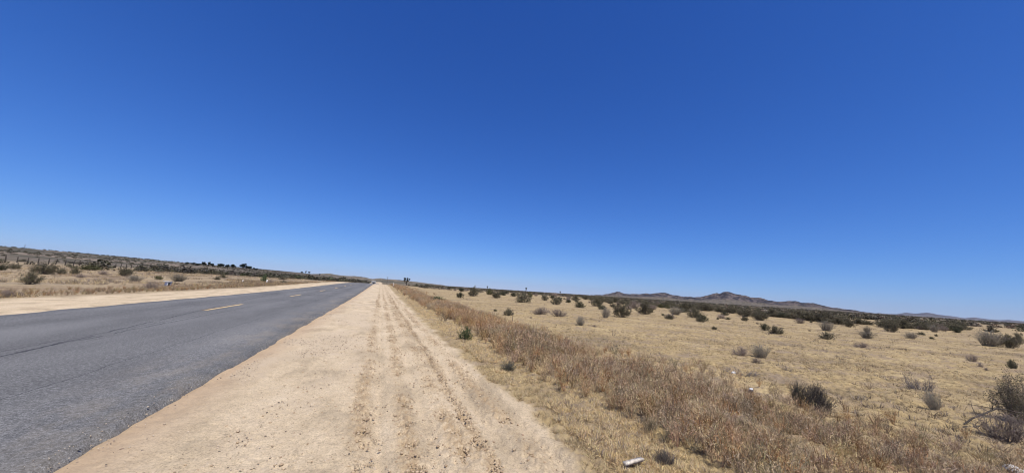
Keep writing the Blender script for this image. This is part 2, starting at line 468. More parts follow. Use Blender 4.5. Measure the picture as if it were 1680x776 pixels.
def proto(kind, seed):
    """returns (branch bag, foliage bag or None)"""
    g = np.random.default_rng(seed); br = Bag(); fo = Bag()
    def tub(P, rad, c, sides=3):
        V, F = tubes(P, rad, sides); br.add(V, F, vary(c, len(P), g, .3).repeat(P.shape[1] * sides, 0))
    def lv(V, F, c, amt=.3):
        n = len(V) // 4; fo.add(V, F, vary(c, n, g, amt).repeat(4, 0))
    if kind in ('creo', 'creoL'):
        big = kind == 'creoL'
        P, r = stems(40 if not big else 44, g, (4, 84), 6, thick=.014 if not big else .009, lenv=(.6, 1.1))
        tub(P, r, (.10, .085, .07))
        Q, q = twigs(P, 9 if not big else 16, g, (.10, .26), .006 if not big else .0035); tub(Q, q, (.17, .135, .105))
        V, F = fans(Q, 11 if not big else 9, g, .040 if not big else .026, .55); lv(V, F, (.100, .094, .051) if not big else (.165, .145, .085), .5)
        V, F = fans(Q, 3, g, .036, .5); lv(V, F, (.21, .17, .115))
        if not big:
            V, F = leaves(shell(550, g, .5) * np.array([1, 1, .8]), .042, g, .2, .5); lv(V, F, (.11, .096, .058), .5)
    elif kind in ('dense', 'roundg', 'green', 'greenf'):
        col = {'dense': (.058, .060, .034), 'roundg': (.075, .085, .05), 'green': (.105, .10, .042), 'greenf': (.085, .115, .045)}[kind]
        P, r = stems(36, g, (3, 78), 5, thick=.012); tub(P, r, (.10, .085, .06))
        Q, q = twigs(P, 9, g, (.08, .2), .005, .3); tub(Q, q, (.11, .10, .06))
        V, F = fans(Q, 10, g, .05 if kind != 'greenf' else .045, .45, .4); lv(V, F, col, .4)
        V, F = leaves(shell(900, g), .05, g, .3, .45); lv(V, F, col, .4)
    elif kind == 'broom':
        P, r = stems(150, g, (2, 52), 4, thick=.0055, base=.14, curl=.1, lenv=(.6, 1.05)); tub(P, r, (.22, .19, .15))
        Q, q = twigs(P, 5, g, (.10, .24), .0035, .3, 1.0); tub(Q, q, (.27, .235, .18))
        V, F = fans(Q, 2, g, .030, .3, 1.0, .015); lv(V, F, (.21, .195, .135), .35)
    elif kind == 'broomd':
        P, r = stems(150, g, (2, 48), 4, thick=.0055, base=.16, curl=.1, lenv=(.6, 1.05)); tub(P, r, (.085, .08, .065))
        Q, q = twigs(P, 5, g, (.10, .24), .004, .3, 1.0); tub(Q, q, (.12, .11, .085))
        V, F = fans(Q, 2, g, .030, .3, 1.0, .015); lv(V, F, (.085, .085, .055), .35)
    elif kind in ('dead', 'deadD'):
        c1, c2 = ((.20, .16, .13), (.26, .205, .165)) if kind == 'dead' else ((.075, .064, .056), (.105, .088, .075))
        P, r = stems(56 if kind == 'dead' else 110, g, (8, 82), 5, thick=.010 if kind == 'dead' else .007, base=.12, curl=.35); tub(P, r, c1)
        Q, q = twigs(P, 12, g, (.10, .30), .0055, .2, .25); tub(Q, q, c2)
        if kind == 'deadD':
            V, F = leaves(shell(1500, g, .4), .030, g, .3, .35); lv(V, F, (.105, .095, .08), .4)
        W, w2 = twigs(Q, 2, g, (.04, .12), .004, .3, .2, 2); tub(W, w2, c2)
    elif kind == 'mat':
        P, r = stems(70, g, (50, 88), 5, thick=.010, base=.3, curl=.3, lenv=(.4, 1)); P[..., 2] *= 1.5; tub(P, r, (.15, .13, .12))
        Q, q = twigs(P, 10, g, (.06, .22), .006, .1, .5); tub(Q, q, (.19, .165, .15))
    # normalise to unit width and height
    P = np.concatenate(br.V + fo.V); rx = np.percentile(np.hypot(P[:, 0], P[:, 1]), 94) * 2; rz = np.percentile(P[:, 2], 97)
    for b_ in (br, fo): b_.V = [v / np.array([rx, rx, rz]) for v in b_.V]
    return br, (fo if fo.V else None)

NAMES = dict(creo='creosote_bush', creoL='creosote_bush', dense='desert_shrub', roundg='desert_shrub', green='desert_shrub',
             greenf='weed_bush', broom='rabbitbrush', broomd='rabbitbrush', dead='dry_brush', deadD='dry_brush', mat='brush_mat')
PROTO = {}
for kd, nv in (('creo', 4), ('creoL', 1), ('dense', 3), ('roundg', 1), ('green', 2), ('greenf', 2), ('broom', 3), ('broomd', 2), ('dead', 4), ('deadD', 2), ('mat', 3)):
    for v in range(nv):
        b, f = proto(kd, 1000 + 37 * v + sum(map(ord, kd)))
        PROTO[kd, v] = (b.mesh('branches', M_PLANT), f.mesh('foliage', M_PLANT) if f else None)
NV = {}
for kd, v in PROTO: NV[kd] = max(NV.get(kd, 0), v + 1)

def shrub(kind, x, y, w, h, label, group=None, sink=0.03, v=None):
    v = random.randrange(NV[kind]) if v is None else v
    br, fo = PROTO[kind, v]
    o = empty(NAMES[kind], (x, y, tz(x, y) - sink), random.uniform(0, 6.28)); o.scale = (w * random.uniform(.9, 1.25), w * random.uniform(.85, 1.15), h * random.uniform(.92, 1.1)); o.rotation_euler = (random.uniform(-.12, .12), random.uniform(-.12, .12), o.rotation_euler[2])
    tag(o, label, 'plant' if kind == 'greenf' else 'brush' if kind in ('dead', 'deadD', 'mat') else 'shrub', group)
    link('branches', br, o)
    if fo: link('foliage', fo, o)
    return o

SHRUBS = [
(9.67,44.83,0.91,0.70,'dense','compact dark green bush beside the weed strip, before a taller olive bush'),
(13.72,54.22,1.59,1.33,'creo','rounded olive bush, taller neighbour of the compact dark green bush by the weed strip'),
(21.64,71.61,1.64,1.15,'green','small yellowish olive bush behind a dark spreading bush in the straw field'),
(16.69,51.75,1.28,0.93,'creo','dark spreading bush with its shadowed foot, in front of a yellowish olive bush'),
(30.97,90.90,1.62,1.15,'creo','low brown bush just behind and right of the dark spreading bush'),
(16.64,40.62,1.99,1.13,'creo','large greyish olive bush standing below the lone thin yucca on the skyline'),
(30.94,71.82,1.19,1.07,'green','yellow green bush tucked behind the large greyish olive bush'),
(26.01,54.18,1.00,0.92,'creo','small dark bush alone right of the large greyish olive bush'),
(20.69,39.53,1.11,0.83,'creo','brown bush with dark foot beyond two dead brush clumps'),
(71.58,138.21,3.89,1.32,'dead','low reddish brush patch near the back of the straw field'),
(37.38,66.27,1.25,0.90,'dead','reddish bush at the left end of a dark bush row'),
(42.62,72.03,2.32,1.13,'creo','dark bush right beside the reddish bush in the back row'),
(20.99,34.65,0.92,0.68,'dense','rounded dark bush at the edge of the open straw field, above a grey green tuft'),
(9.99,21.32,1.09,0.44,'dead','left one of two tangled grey dead brush clumps side by side in straw'),
(10.73,20.18,0.93,0.42,'dead','right one of two tangled grey dead brush clumps side by side in straw'),
(7.03,19.25,0.58,0.38,'creo','round grey bush with a dark stake standing before it'),
(7.31,22.58,0.24,0.16,'dense','tiny dark bush left of the round grey bush with the stake'),
(7.90,18.02,0.16,0.12,'dead','tiny brown brush clump between the staked bush and the dead brush'),
(9.23,15.06,0.42,0.41,'broom','grey green upright tuft standing alone in the middle of the straw'),
(9.51,14.32,0.19,0.14,'dead','small faded dead tuft right of the grey green upright tuft'),
(27.25,40.25,1.61,1.13,'creo','dark bush behind a branching tuft, left of the widest pair of bushes'),
(14.58,20.67,0.67,0.62,'broom','dark tuft with spreading branches at the front left of a wide bush pair'),
(16.79,21.79,1.08,0.98,'creo','tall dark olive bush, left half of a wide pair'),
(23.69,27.34,1.48,1.04,'creo','purplish brown bush with pale twigs, right half of a wide bush pair'),
(33.38,40.70,1.57,0.93,'dead','reddish brown brush showing between the two halves of the wide bush pair'),
(44.20,61.32,2.01,0.87,'creo','low green brown bush behind the tall dark olive bush'),
(47.79,51.06,1.20,0.77,'green','small bright olive bush far back right of the wide bush pair'),
(47.77,49.45,0.77,0.64,'green','yellowish bush next to the small bright olive bush'),
(28.82,28.76,1.29,0.82,'broom','grey bush with upright twigs between the wide pair and a lone dark bush'),
(27.22,24.94,1.26,0.78,'creo','lone dark round bush at the straw edge right of a grey twiggy bush'),
(41.68,33.48,0.98,0.47,'dense','low dark bush right behind the straw edge, beyond two tiny dark clumps'),
(17.71,14.89,0.23,0.20,'dense','very dark little clump standing alone on open straw'),
(29.48,24.41,0.19,0.17,'dense','speck of dark brush behind the very dark little clump'),
(44.99,33.26,2.22,1.04,'creo','left part of a wide dark green thicket at the belt front'),
(37.28,25.87,1.62,1.01,'creo','right part of a wide dark green thicket at the belt front'),
(22.59,15.44,0.54,0.42,'dense','glossy dark green bush with notched top and shadow, alone on straw'),
(26.03,17.16,0.17,0.13,'dense','tiny brown clump right next to the notched dark green bush'),
(29.00,20.41,0.24,0.15,'dead','flat brown clump behind the notched dark green bush'),
(26.52,16.99,0.13,0.11,'dead','tiniest brown clump, second right of the notched dark green bush'),
(27.48,15.81,0.18,0.12,'dead','small brown clump left of a pale grey twiggy bush'),
(44.82,25.56,0.25,0.20,'dense','small dark clump in front of the belt left of a tall dark bush'),
(39.93,23.83,0.79,0.49,'dead','reddish brown brush clump at the straw edge below the butte'),
(30.40,16.44,0.87,0.62,'broom','pale grey twiggy bush in front of a tall dark bush of the belt'),
(50.70,27.42,1.73,1.18,'creo','tall dark green bush right behind the pale grey twiggy bush'),
(42.91,21.27,0.96,0.83,'creo','purplish dark bush next to pale ground at the belt front'),
(26.78,12.48,0.66,0.43,'broom','grey green bush with a second bush rising behind it, out on straw'),
(34.70,16.11,0.44,0.46,'broom','upright grey bush rising behind a wider grey green bush'),
(19.31,9.19,0.44,0.23,'dead','low brown dead brush mound below the doubled grey green bush'),
(40.94,17.35,0.93,0.72,'creo','rounded purple brown bush of the belt behind two green bushes'),
(32.65,12.95,0.69,0.44,'broom','olive grey bush leaning sideways on straw before the purple brown bush'),
(40.88,15.63,0.44,0.24,'dense','low dark bush behind the leaning olive grey bush'),
(35.29,13.00,0.23,0.16,'dense','small dark bush right of the leaning olive grey bush'),
(41.20,14.92,0.21,0.19,'dense','small dark bush behind another small dark one near the belt'),
(58.01,21.80,1.14,0.69,'creo','dark purplish bush at the belt front left of a greyish one'),
(52.34,19.05,0.69,0.67,'broom','greyish bush at the belt front between a dark purplish and a pale one'),
(59.54,20.91,0.76,0.55,'dead','pale dry bush at the belt front right of a greyish bush'),
(57.59,19.33,0.51,0.45,'dense','low dark bush jutting out of the belt beside open straw'),
(33.66,10.09,1.03,0.82,'broom','big silvery grey bush, left one of a wide touching pair'),
(34.18,9.55,0.87,0.67,'creo','dark spreading bush, right one of a wide touching pair'),
(44.45,11.92,0.75,0.72,'creo','brown bush behind the dark spreading bush of the touching pair'),
(19.85,6.37,0.25,0.24,'dead','purplish grey dead bush ahead of a trail of reddish brush'),
(18.15,5.68,0.15,0.14,'dead','reddish brush clump first in a trail behind the purplish dead bush'),
(16.99,5.22,0.11,0.11,'dead','reddish brush clump last in a trail behind the purplish dead bush'),
(19.08,5.34,0.23,0.27,'roundg','round grey green bush with a thin shadow, above the big leafy bush'),
(10.34,4.05,0.41,0.27,'mat','sprawling dark purple brown brush in front of an upright olive tuft'),
(8.50,3.18,0.20,0.30,'broom','upright olive brown tuft right below the sprawling dark brush'),
(9.05,2.52,0.43,0.68,'creoL','big leafy creosote bush with open branches cut by the frame edge'),
(7.48,2.21,0.38,0.30,'dead','low dead grey brown brush under a fallen branch beside the big leafy bush'),
(6.17,3.78,0.16,0.32,'broomd','narrow grey tuft joined to the left of a round charcoal bush'),
(6.23,3.58,0.30,0.34,'deadD','round charcoal bush of fine twigs, nearest alone on the straw'),
(10.05,7.59,0.34,0.23,'dead','grey dead brush leaning on the left of a grey green bush'),
(10.44,7.28,0.44,0.38,'broom','grey green bush with grey dead brush on its left, mid straw field'),
(9.38,6.67,0.21,0.13,'dead','little twiggy tuft at the foot of a grey green bush'),
(7.49,5.64,0.58,0.10,'mat','flat grey dead brush mat with a pale stone in it'),
(9.24,5.83,0.18,0.10,'mat','flat greyish twig heap right of the grey dead mat'),
(4.89,3.34,0.25,0.07,'mat','flat blue grey twig litter between rusty weeds and straw'),
(2.39,9.88,0.37,0.36,'greenf','bright green weed bush at the foot of the grey weed strip'),
(4.28,28.01,1.18,0.62,'greenf','dull green weed bush within the weed strip, farther along the road'),
(2.36,6.27,0.26,0.16,'broomd','small dark grey green plant in straw between sand and weeds'),
(2.56,2.71,0.16,0.12,'deadD','blackened twiggy plant beside the white plank'),
(-18.98,28.81,0.90,0.74,'creo','biggest dark green bush left of the road, alone before the fence thicket'),
(-30.88,48.02,1.77,1.01,'creo','dark green brown thicket bush under the fence, widest one'),
(-31.53,51.14,0.74,0.64,'creo','dark bush in the fence thicket right of the widest one'),
(-32.00,53.75,0.85,0.81,'creo','purplish dark bush at the right end of the fence thicket'),
(-40.83,59.51,0.99,0.72,'creo','brown bush in the fence thicket left of the widest one'),
(-36.81,52.41,0.64,0.63,'dense','green bush under the first fence post in view'),
(-46.20,80.46,2.62,0.82,'green','long low green bush along the fence foot'),
(-31.66,57.29,1.20,0.44,'dead','flat brown brush between a dark bush and the fence thicket'),
(-25.95,44.39,0.67,0.28,'dead','flat greyish brush in front of the fence thicket'),
(-29.69,57.32,1.20,0.98,'creo','dark bush with yellow grass at its left before the fence'),
(-21.33,42.72,0.99,0.51,'broom','grey bush in front of the dark bush by yellow grass'),
(-13.03,19.05,0.39,0.25,'dead','grey brown brush at the edge of the far sandy shoulder'),
(-20.42,48.09,1.56,0.79,'broom','grey green bush right behind the small white cabinet'),
(-23.18,50.40,0.62,0.47,'green','small green bush left of the grey green bush behind the cabinet'),
(-13.66,29.17,0.70,0.47,'dead','brown brush at the far shoulder edge left of the white cabinet'),
(-16.91,64.55,1.15,1.22,'greenf','tall green bush behind a white marker post across the road'),
(-15.32,61.48,0.66,0.45,'dead','low brown brush just right of the white marker post'),
(-22.57,63.65,0.75,0.45,'creo','small dark bush on the yellow grass across the road'),
(-14.19,64.27,0.87,0.48,'creo','small olive bush at the far shoulder beyond the marker post'),
]
for x, y, w, h, kd, lb in SHRUBS:
    shrub(kd, x, y, w * 1.05, h * 1.02, lb, sink=0.035 if y > 8 or x > 7 else 0.03)

# ------------------------------------------------------------------ scrub belt beyond the straw field
FRONT = [(30, 190), (36, 205), (57, 150), (62, 115), (56, 93), (48, 67), (46, 47), (51, 43), (44, 31), (46, 28), (44, 21.5), (52, 20), (63, 21), (80, 22), (95, 20), (140, 12)]
FA = np.array([math.degrees(math.atan2(x, y)) for x, y in FRONT]); FR = np.array([math.hypot(x, y) for x, y in FRONT])
o_ = np.argsort(FA); FA = FA[o_]; FR = FR[o_]
def sample_belt(n, r0, r1, g):
    a = g.uniform(7, 86, n); t = g.uniform(0, 1, n); rf = np.interp(a, FA, FR)
    r = rf + np.sqrt(r0 ** 2 + t * (r1 ** 2 - r0 ** 2))
    return r * np.sin(np.radians(a)), r * np.cos(np.radians(a)), a, r
g = np.random.default_rng(77)
f1 = sample_belt(95, .5, 12, g); f2 = sample_belt(300, 4, 24, g); f3 = sample_belt(800, 15, 75, g)
bx_, by_, ba_, br_ = (np.concatenate(q) for q in zip(f1, f2, f3))
kp_ = fbm(bx_ * .055, by_ * .055, 3, 88) > .41
bx_, by_, ba_, br_ = bx_[kp_], by_[kp_], ba_[kp_], br_[kp_]
order = np.argsort(br_ - np.interp(ba_, FA, FR) + br_ * 0.30)
BELT = {'creo': 'dark olive creosote bush crowded in the scrub belt beyond the straw field',
        'dense': 'low blackish green bush crowded in the scrub belt beyond the straw field',
        'dead': 'reddish brown dry brush crowded in the scrub belt beyond the straw field',
        'broom': 'pale greyish brush crowded in the scrub belt beyond the straw field'}
BGROUP = {'creo': 'dark olive bushes of the scrub belt', 'dense': 'low blackish bushes of the scrub belt', 'dead': 'reddish brown brush of the scrub belt', 'broom': 'pale greyish brush of the scrub belt'}
NB = 130
kinds_ = g.choice(['creo', 'dense', 'dead', 'broom'], len(bx_), p=[.70, .10, .13, .07])
for i in order[:NB]:
    kd = str(kinds_[i]); s = g.uniform(.6, 1.25)
    if ba_[i] > 61: s *= .8
    w, h = {'creo': (2.0, 1.08), 'dense': (1.3, .7), 'dead': (1.5, .75), 'broom': (1.3, .75)}[kd]
    shrub(kd, float(bx_[i]), float(by_[i]), w * s, h * s * g.uniform(.85, 1.1), BELT[kd], BGROUP[kd], .06)

def lo(kind, seed, nl, size, col, stem=(.10, .085, .07)):
    g2 = np.random.default_rng(seed); b = Bag()
    P, r = stems(9, g2, (5, 68), 3, thick=.022); V, F = tubes(P, r, 3); b.add(V, F, np.array(stem))
    V, F = leaves(shell(nl, g2, .3), size, g2, .25, .6); n = len(V) // 4
    b.add(V, F, vary(col, n, g2, .4).repeat(4, 0))
    return b.arrays()
LO_DARK = [lo('c', 300 + i, 150, .17, ((.095, .084, .050), (.085, .080, .044), (.11, .092, .062), (.078, .070, .052), (.10, .092, .055))[i]) for i in range(5)] + [lo('c', 310, 110, .17, (.19, .135, .095)), lo('c', 311, 110, .17, (.22, .185, .14))]
xs = [bx_[order[NB:]]]; ys = [by_[order[NB:]]]
for n, r0, r1 in ((1300, 60, 170), (1900, 160, 520), (2000, 500, 1300)):
    a, b, _, _ = sample_belt(n, r0, r1, g); xs.append(a); ys.append(b)
# sparse strip of scrub between the road and the belt, far along the road
a = g.uniform(9, 34, 170); b = g.uniform(95, 260, 170); xs.append(a[a > 4 + b * .05]); ys.append(b[a > 4 + b * .05])
xs = np.concatenate(xs); ys = np.concatenate(ys)
kp_ = (fbm(xs * .03, ys * .03, 3, 89) > .41) | (np.hypot(xs, ys) > 400); xs, ys = xs[kp_], ys[kp_]
rr = np.hypot(xs, ys)
S = g.uniform(1.2, 2.5, len(xs)) * (1 + .7 * sm((rr - 250) / 800))
tag(scatter('distant_scrub', LO_DARK, xs, ys, S, M_PLANT, g, vary((1, 1, 1), len(xs), g, .25, .05), -.08, S * g.uniform(.42, .60, len(xs))),
    'dark creosote scrub merging into one mass toward the buttes', 'scrub', kind='stuff')

# small bushes sprinkled over the straw between the weeds and the belt
g = np.random.default_rng(55); n = 0
while n < 66:
    a = g.uniform(9, 62); r = math.exp(g.uniform(math.log(22), math.log(150))); rf = float(np.interp(a, FA, FR))
    x, y = r * math.sin(math.radians(a)), r * math.cos(math.radians(a))
    if r > rf * .96 or r < rf * .45 or x < 7.5 or any(abs(x - q[0]) < 1.0 + .01 * r and abs(y - q[1]) < 2 + .05 * r for q in SHRUBS): continue
    kd = ('creo', 'dead', 'dense')[n % 3]; s = g.uniform(.35, 1.0) * (.6 + r / 120)
    shrub(kd, x, y, 1.1 * s, .62 * s, {'creo': 'small olive brown bush sprinkled over the straw before the scrub belt', 'dead': 'small dry brown brush sprinkled over the straw before the scrub belt', 'dense': 'small dark green bush sprinkled over the straw before the scrub belt'}[kd],
          {'creo': 'small olive bushes in the straw', 'dead': 'small dry brush in the straw', 'dense': 'small green bushes in the straw'}[kd], .04); n += 1

# ------------------------------------------------------------------ left hillside scrub
g = np.random.default_rng(31)
LEFT = {'creo': 'small dark bush dotting the gentle hillside across the road', 'broom': 'small grey bush dotting the gentle hillside across the road', 'green': 'small olive green bush dotting the gentle hillside across the road'}
n = 0
while n < 70:
    x = -g.uniform(20, 160); y = g.uniform(25, 330)
    az = math.degrees(math.atan2(x, y))
    if az < -40 or az > -6: continue
    if x > -45 and g.uniform() < .55: continue
    if x > -17: continue
    kd = str(g.choice(['creo', 'broom', 'green'], p=[.6, .25, .15])); s = g.uniform(.8, 1.5)
    shrub(kd, x, y, 1.15 * s, .55 * s, LEFT[kd], {'creo': 'dark bushes on the hillside', 'broom': 'grey bushes on the hillside', 'green': 'olive bushes on the hillside'}[kd], .06); n += 1
N1 = 9000
x = -np.concatenate([g.uniform(50, 330, N1), g.uniform(14, 70, 800), g.uniform(12, 60, 900)])
y = np.concatenate([g.uniform(60, 1500, N1), g.uniform(160, 600, 800), g.uniform(170, 420, 900)])
clump = fbm(x * .02, y * .012, 4, 66)
keep = ((clump > .39) & ((x > -64) | (x < -92))) | (x > -60)
x, y = x[keep], y[keep]
S = g.uniform(.8, 2.0, len(x)) * np.where((x > -60), g.uniform(1.6, 2.8, len(x)), 1.1)
LO_LEFT = LO_DARK[:5] + [lo('c', 330, 130, .17, (.12, .11, .075)), lo('c', 331, 130, .17, (.14, .115, .09)), lo('c', 332, 130, .17, (.075, .085, .04))]
tag(scatter('hillside_scrub', LO_LEFT, x, y, S, M_PLANT, g, vary((1, 1, 1), len(x), g, .3, .06), -.08, S * g.uniform(.4, .6, len(x))),
    'patchy dark scrub covering the hillside across the road', 'scrub', kind='stuff')

# ------------------------------------------------------------------ dry weeds, straw and clods
def weed(seed, col, nst=20, leafy=True):
    g2 = np.random.default_rng(seed); b = Bag()
    az = g2.uniform(0, 6.28, nst); ti = np.radians(g2.uniform(0, 38, nst)); L = g2.uniform(.55, 1.05, nst)
    base = np.stack([np.cos(az), np.sin(az), 0 * az], -1) * g2.uniform(0, .12, (nst, 1))
    tip = base + np.stack([np.sin(ti) * np.cos(az), np.sin(ti) * np.sin(az), np.cos(ti)], -1) * L[:, None]
    V, F = blades(base, tip, np.full(nst, .016), g2, .15); b.add(V, F, vary(np.array(col) * .9, nst, g2, .3).repeat(5, 0))
    m = nst * 5; i = g2.integers(0, nst, m); f = g2.uniform(.3, .95, (m, 1))
    p = base[i] * (1 - f) + tip[i] * f; d = unit((tip - base)[i] + g2.normal(size=(m, 3)) * .5)
    q = p + d * g2.uniform(.10, .28, (m, 1)); q[:, 2] = np.maximum(q[:, 2], .02)
    V, F = blades(p, q, np.full(m, .015), g2, .2); b.add(V, F, vary(np.array(col) * 1.1, m, g2, .35).repeat(5, 0))
    if leafy:
        V, F = leaves(q + g2.normal(size=q.shape) * .012, .038, g2, .4, .5); b.add(V, F, vary(np.array(col) * 1.25, m, g2, .35).repeat(4, 0))
    return b.arrays()
W_COL = [(.52, .37, .23), (.47, .365, .255), (.42, .32, .225), (.66, .50, .28), (.46, .255, .12), (.30, .255, .165), (.56, .40, .24), (.64, .49, .30), (.50, .365, .25)]
WEEDS = [weed(500 + i, c) for i, c in enumerate(W_COL)]
g = np.random.default_rng(9)
# main strip along the shoulder; density falls off with distance along the road
def strip(n, y0, y1, xc, xs_, g):
    y = g.uniform(y0, y1, n); x = xc + g.normal(size=n) * xs_
    return x, y
parts = [strip(2100, -2, 8, 4.2, .80, g), strip(2100, 6, 22, 3.9, .50, g), strip(2000, 20, 50, 3.9, .58, g), strip(1300, 48, 130, 4.5, 1.1, g), strip(380, 0, 7, 5.0, .8, g)]
x = np.concatenate([p[0] for p in parts]); y = np.concatenate([p[1] for p in parts])
cov = fbm(x * .9, y * .45, 3, 19)
k = (cov > .335) & (x > 2.7 + .2 * np.sin(y * .7)); x, y, cov = x[k], y[k], cov[k]
S = g.uniform(.22, .40, len(x)) * (0.75 + .75 * np.clip(cov, 0, 1)) * (1 - .25 * (x > 4.9)) * np.interp(y, [0, 3, 5, 8, 12, 30], [.55, .62, .72, .85, 1.0, 1.05])
tn = vary((.80, .755, .675), len(x), g, .38, .07)
patch = fbm(x * .5 + 3, y * .30, 3, 23)[:, None]
tn = tn * np.where(patch > .54, np.array([[1.03, .96, .90]]), np.array([[1.0, 1.0, 1.03]]))
tag(scatter('dry_weeds', WEEDS, x, y, S, M_PLANT, g, tn, .03), 'tangled reddish grey dry weeds along the sandy shoulder', 'dry weeds', kind='stuff')

def tuft(seed, col, nb=14, spread=60, wid=.03):
    g2 = np.random.default_rng(seed); b = Bag()
    az = g2.uniform(0, 6.28, nb); ti = np.radians(g2.uniform(5, spread, nb)); L = g2.uniform(.5, 1.05, nb)
    base = np.stack([np.cos(az), np.sin(az), 0 * az - .03], -1) * g2.uniform(.1, .35, (nb, 1)); base[:, 2] = -.1
    tip = base + np.stack([np.sin(ti) * np.cos(az), np.sin(ti) * np.sin(az), np.cos(ti)], -1) * L[:, None]
    V, F = blades(base, tip, np.full(nb, wid), g2, .3); b.add(V, F, vary(col, nb, g2, .28).repeat(5, 0))
    return b.arrays()
STRAW = [tuft(700, (.60, .46, .26), 22, 84, .055), tuft(701, (.55, .415, .23), 22, 85, .055), tuft(702, (.64, .50, .30), 18, 85, .05), tuft(703, (.40, .305, .19), 18, 80, .05), tuft(704, (.56, .42, .225), 20, 86, .055)]
STRAW_DK = [tuft(710, (.20, .155, .11), 16, 60, .05), tuft(711, (.26, .195, .12), 16, 65, .05), tuft(712, (.27, .225, .185), 14, 55, .045)]
def polar(n, r0, r1, a0, a1, g):
    r = np.sqrt(g.uniform(r0 ** 2, r1 ** 2, n)); a = np.radians(g.uniform(a0, a1, n)); return r * np.sin(a), r * np.cos(a)
zones = [polar(17000, 2.2, 7, 8, 88, g), polar(15000, 6.5, 16, 8, 86, g), polar(13000, 15, 36, 5, 84, g), polar(5000, 34, 70, 4, 74, g)]
x = np.concatenate([z[0] for z in zones]); y = np.concatenate([z[1] for z in zones]); rr = np.hypot(x, y)
den = fbm(x * .8, y * .8, 4, 29)
k = (sand_mask(x, y) < .25) & (den > .33) & (x > 1.6); x, y, rr, den = x[k], y[k], rr[k], den[k]
S = g.uniform(.04, .088, len(x)) * (1 + .022 * rr) * (.7 + .7 * den)
tag(scatter('straw_grass', STRAW, x, y, S, M_PLANT, g, vary((1, 1, 1), len(x), g, .15, .03), -.02, S * g.uniform(.55, .95, len(x))), 'short dry straw grass covering the field', 'dry grass', kind='stuff')
# darker dead stalks sprinkled in the field
zones = [polar(900, 2.4, 9, 25, 88, g), polar(1500, 8, 24, 18, 84, g), polar(900, 22, 60, 12, 80, g)]
x = np.concatenate([z[0] for z in zones]); y = np.concatenate([z[1] for z in zones]); den = fbm(x * .35, y * .35, 4, 37); rr = np.hypot(x, y)
k = (sand_mask(x, y) < .1) & (den > .485) & (x > 4.6); x, y, rr = x[k], y[k], rr[k]
S = g.uniform(.05, .13, len(x)) * (1 + .012 * rr)
tag(scatter('dead_stalks', STRAW_DK, x, y, S, M_PLANT, g, vary((1, 1, 1), len(x), g, .25, .05), -.01), 'thin grey brown dead stalks sprinkled over the straw', 'dead stalks', kind='stuff')
# straw fringe between the sand and the weeds
y = np.concatenate([g.uniform(1.5, 9, 6500), g.uniform(8, 30, 4600), g.uniform(28, 90, 1600)]); x = 2.05 + np.abs(g.normal(size=len(y))) * .9 + .012 * np.maximum(y - 20, 0)
k = fbm(x * 1.6, y * 1.2, 3, 61) > .40; x, y = x[k], y[k]
S = g.uniform(.035, .085, len(x)) * (1 + .016 * y)
tag(scatter('shoulder_grass', STRAW + STRAW_DK[2:], x, y, S, M_PLANT, g, vary((1.05, 1.0, .90), len(x), g, .2, .04), .01), 'dry yellow grass fringe at the sand edge', 'dry grass', kind='stuff')
# grass across the road
x = np.concatenate([-g.uniform(12.6, 22, 5200), -g.uniform(20, 62, 5200)]); y = np.concatenate([g.uniform(9, 75, 5200), g.uniform(20, 140, 5200)])
den = fbm(x * .25, y * .12, 4, 71); k = den > .44; x, y, den = x[k], y[k], den[k]
S = g.uniform(.14, .34, len(x)) * (1 + .006 * y)
tn = vary((1, 1, 1), len(x), g, .2, .05) * np.where(fbm(x * .15, y * .08, 3, 73)[:, None] > .5, np.array([[.78, .74, .70]]), 1.0)
tag(scatter('roadside_grass', STRAW + STRAW_DK + STRAW_DK, x, y, S, M_PLANT, g, tn, -.03), 'brownish dry grass and low weeds beyond the far shoulder', 'dry grass', kind='stuff')

# brown weeds lining the far shoulder
x = -12.6 - np.abs(g.normal(size=3000)) * 1.5; y = 8 + 110 * g.uniform(0, 1, 3000) ** 1.4
k = fbm(x * .3, y * .15, 3, 81) > .40; x, y = x[k], y[k]
S = g.uniform(.10, .24, len(x)) * (1 + .004 * y)
tag(scatter('roadside_weeds', WEEDS, x, y, S, M_PLANT, g, vary((.50, .48, .43), len(x), g, .3, .07), .0), 'brown dry weeds lining the far sandy shoulder', 'dry weeds', kind='stuff')

# dirt clods and gravel
def lump_proto(seed, col):
    g2 = np.random.default_rng(seed)
    t = (1 + 5 ** .5) / 2
    V = unit(np.array([(-1, t, 0), (1, t, 0), (-1, -t, 0), (1, -t, 0), (0, -1, t), (0, 1, t), (0, -1, -t), (0, 1, -t), (t, 0, -1), (t, 0, 1), (-t, 0, -1), (-t, 0, 1)], float))
    F = np.array([(0, 11, 5), (0, 5, 1), (0, 1, 7), (0, 7, 10), (0, 10, 11), (1, 5, 9), (5, 11, 4), (11, 10, 2), (10, 7, 6), (7, 1, 8), (3, 9, 4), (3, 4, 2), (3, 2, 6), (3, 6, 8), (3, 8, 9), (4, 9, 5), (2, 4, 11), (6, 2, 10), (8, 6, 7), (9, 8, 1)])
    V = V * g2.uniform(.65, 1.25, (12, 1)) * np.array([1.1, .85, .65]) * .5
    return V, F, np.repeat(np.array(col)[None], 12, 0)
CLOD = [lump_proto(900 + i, c) for i, c in enumerate([(.48, .36, .225), (.52, .40, .26), (.42, .31, .195), (.36, .26, .16)])]
GRAV = [lump_proto(920 + i, c) for i, c in enumerate([(.56, .45, .32), (.48, .385, .27), (.40, .32, .23), (.17, .135, .10), (.62, .51, .37)])]
x = g.uniform(-1.6, 2.2, 200000); y = 1.8 + 34 * g.uniform(0, 1, 200000) ** 2.0
k = g.uniform(0, 1, 200000) < (clod_mask(x, y) * .6 + .015); x, y = x[k], y[k]
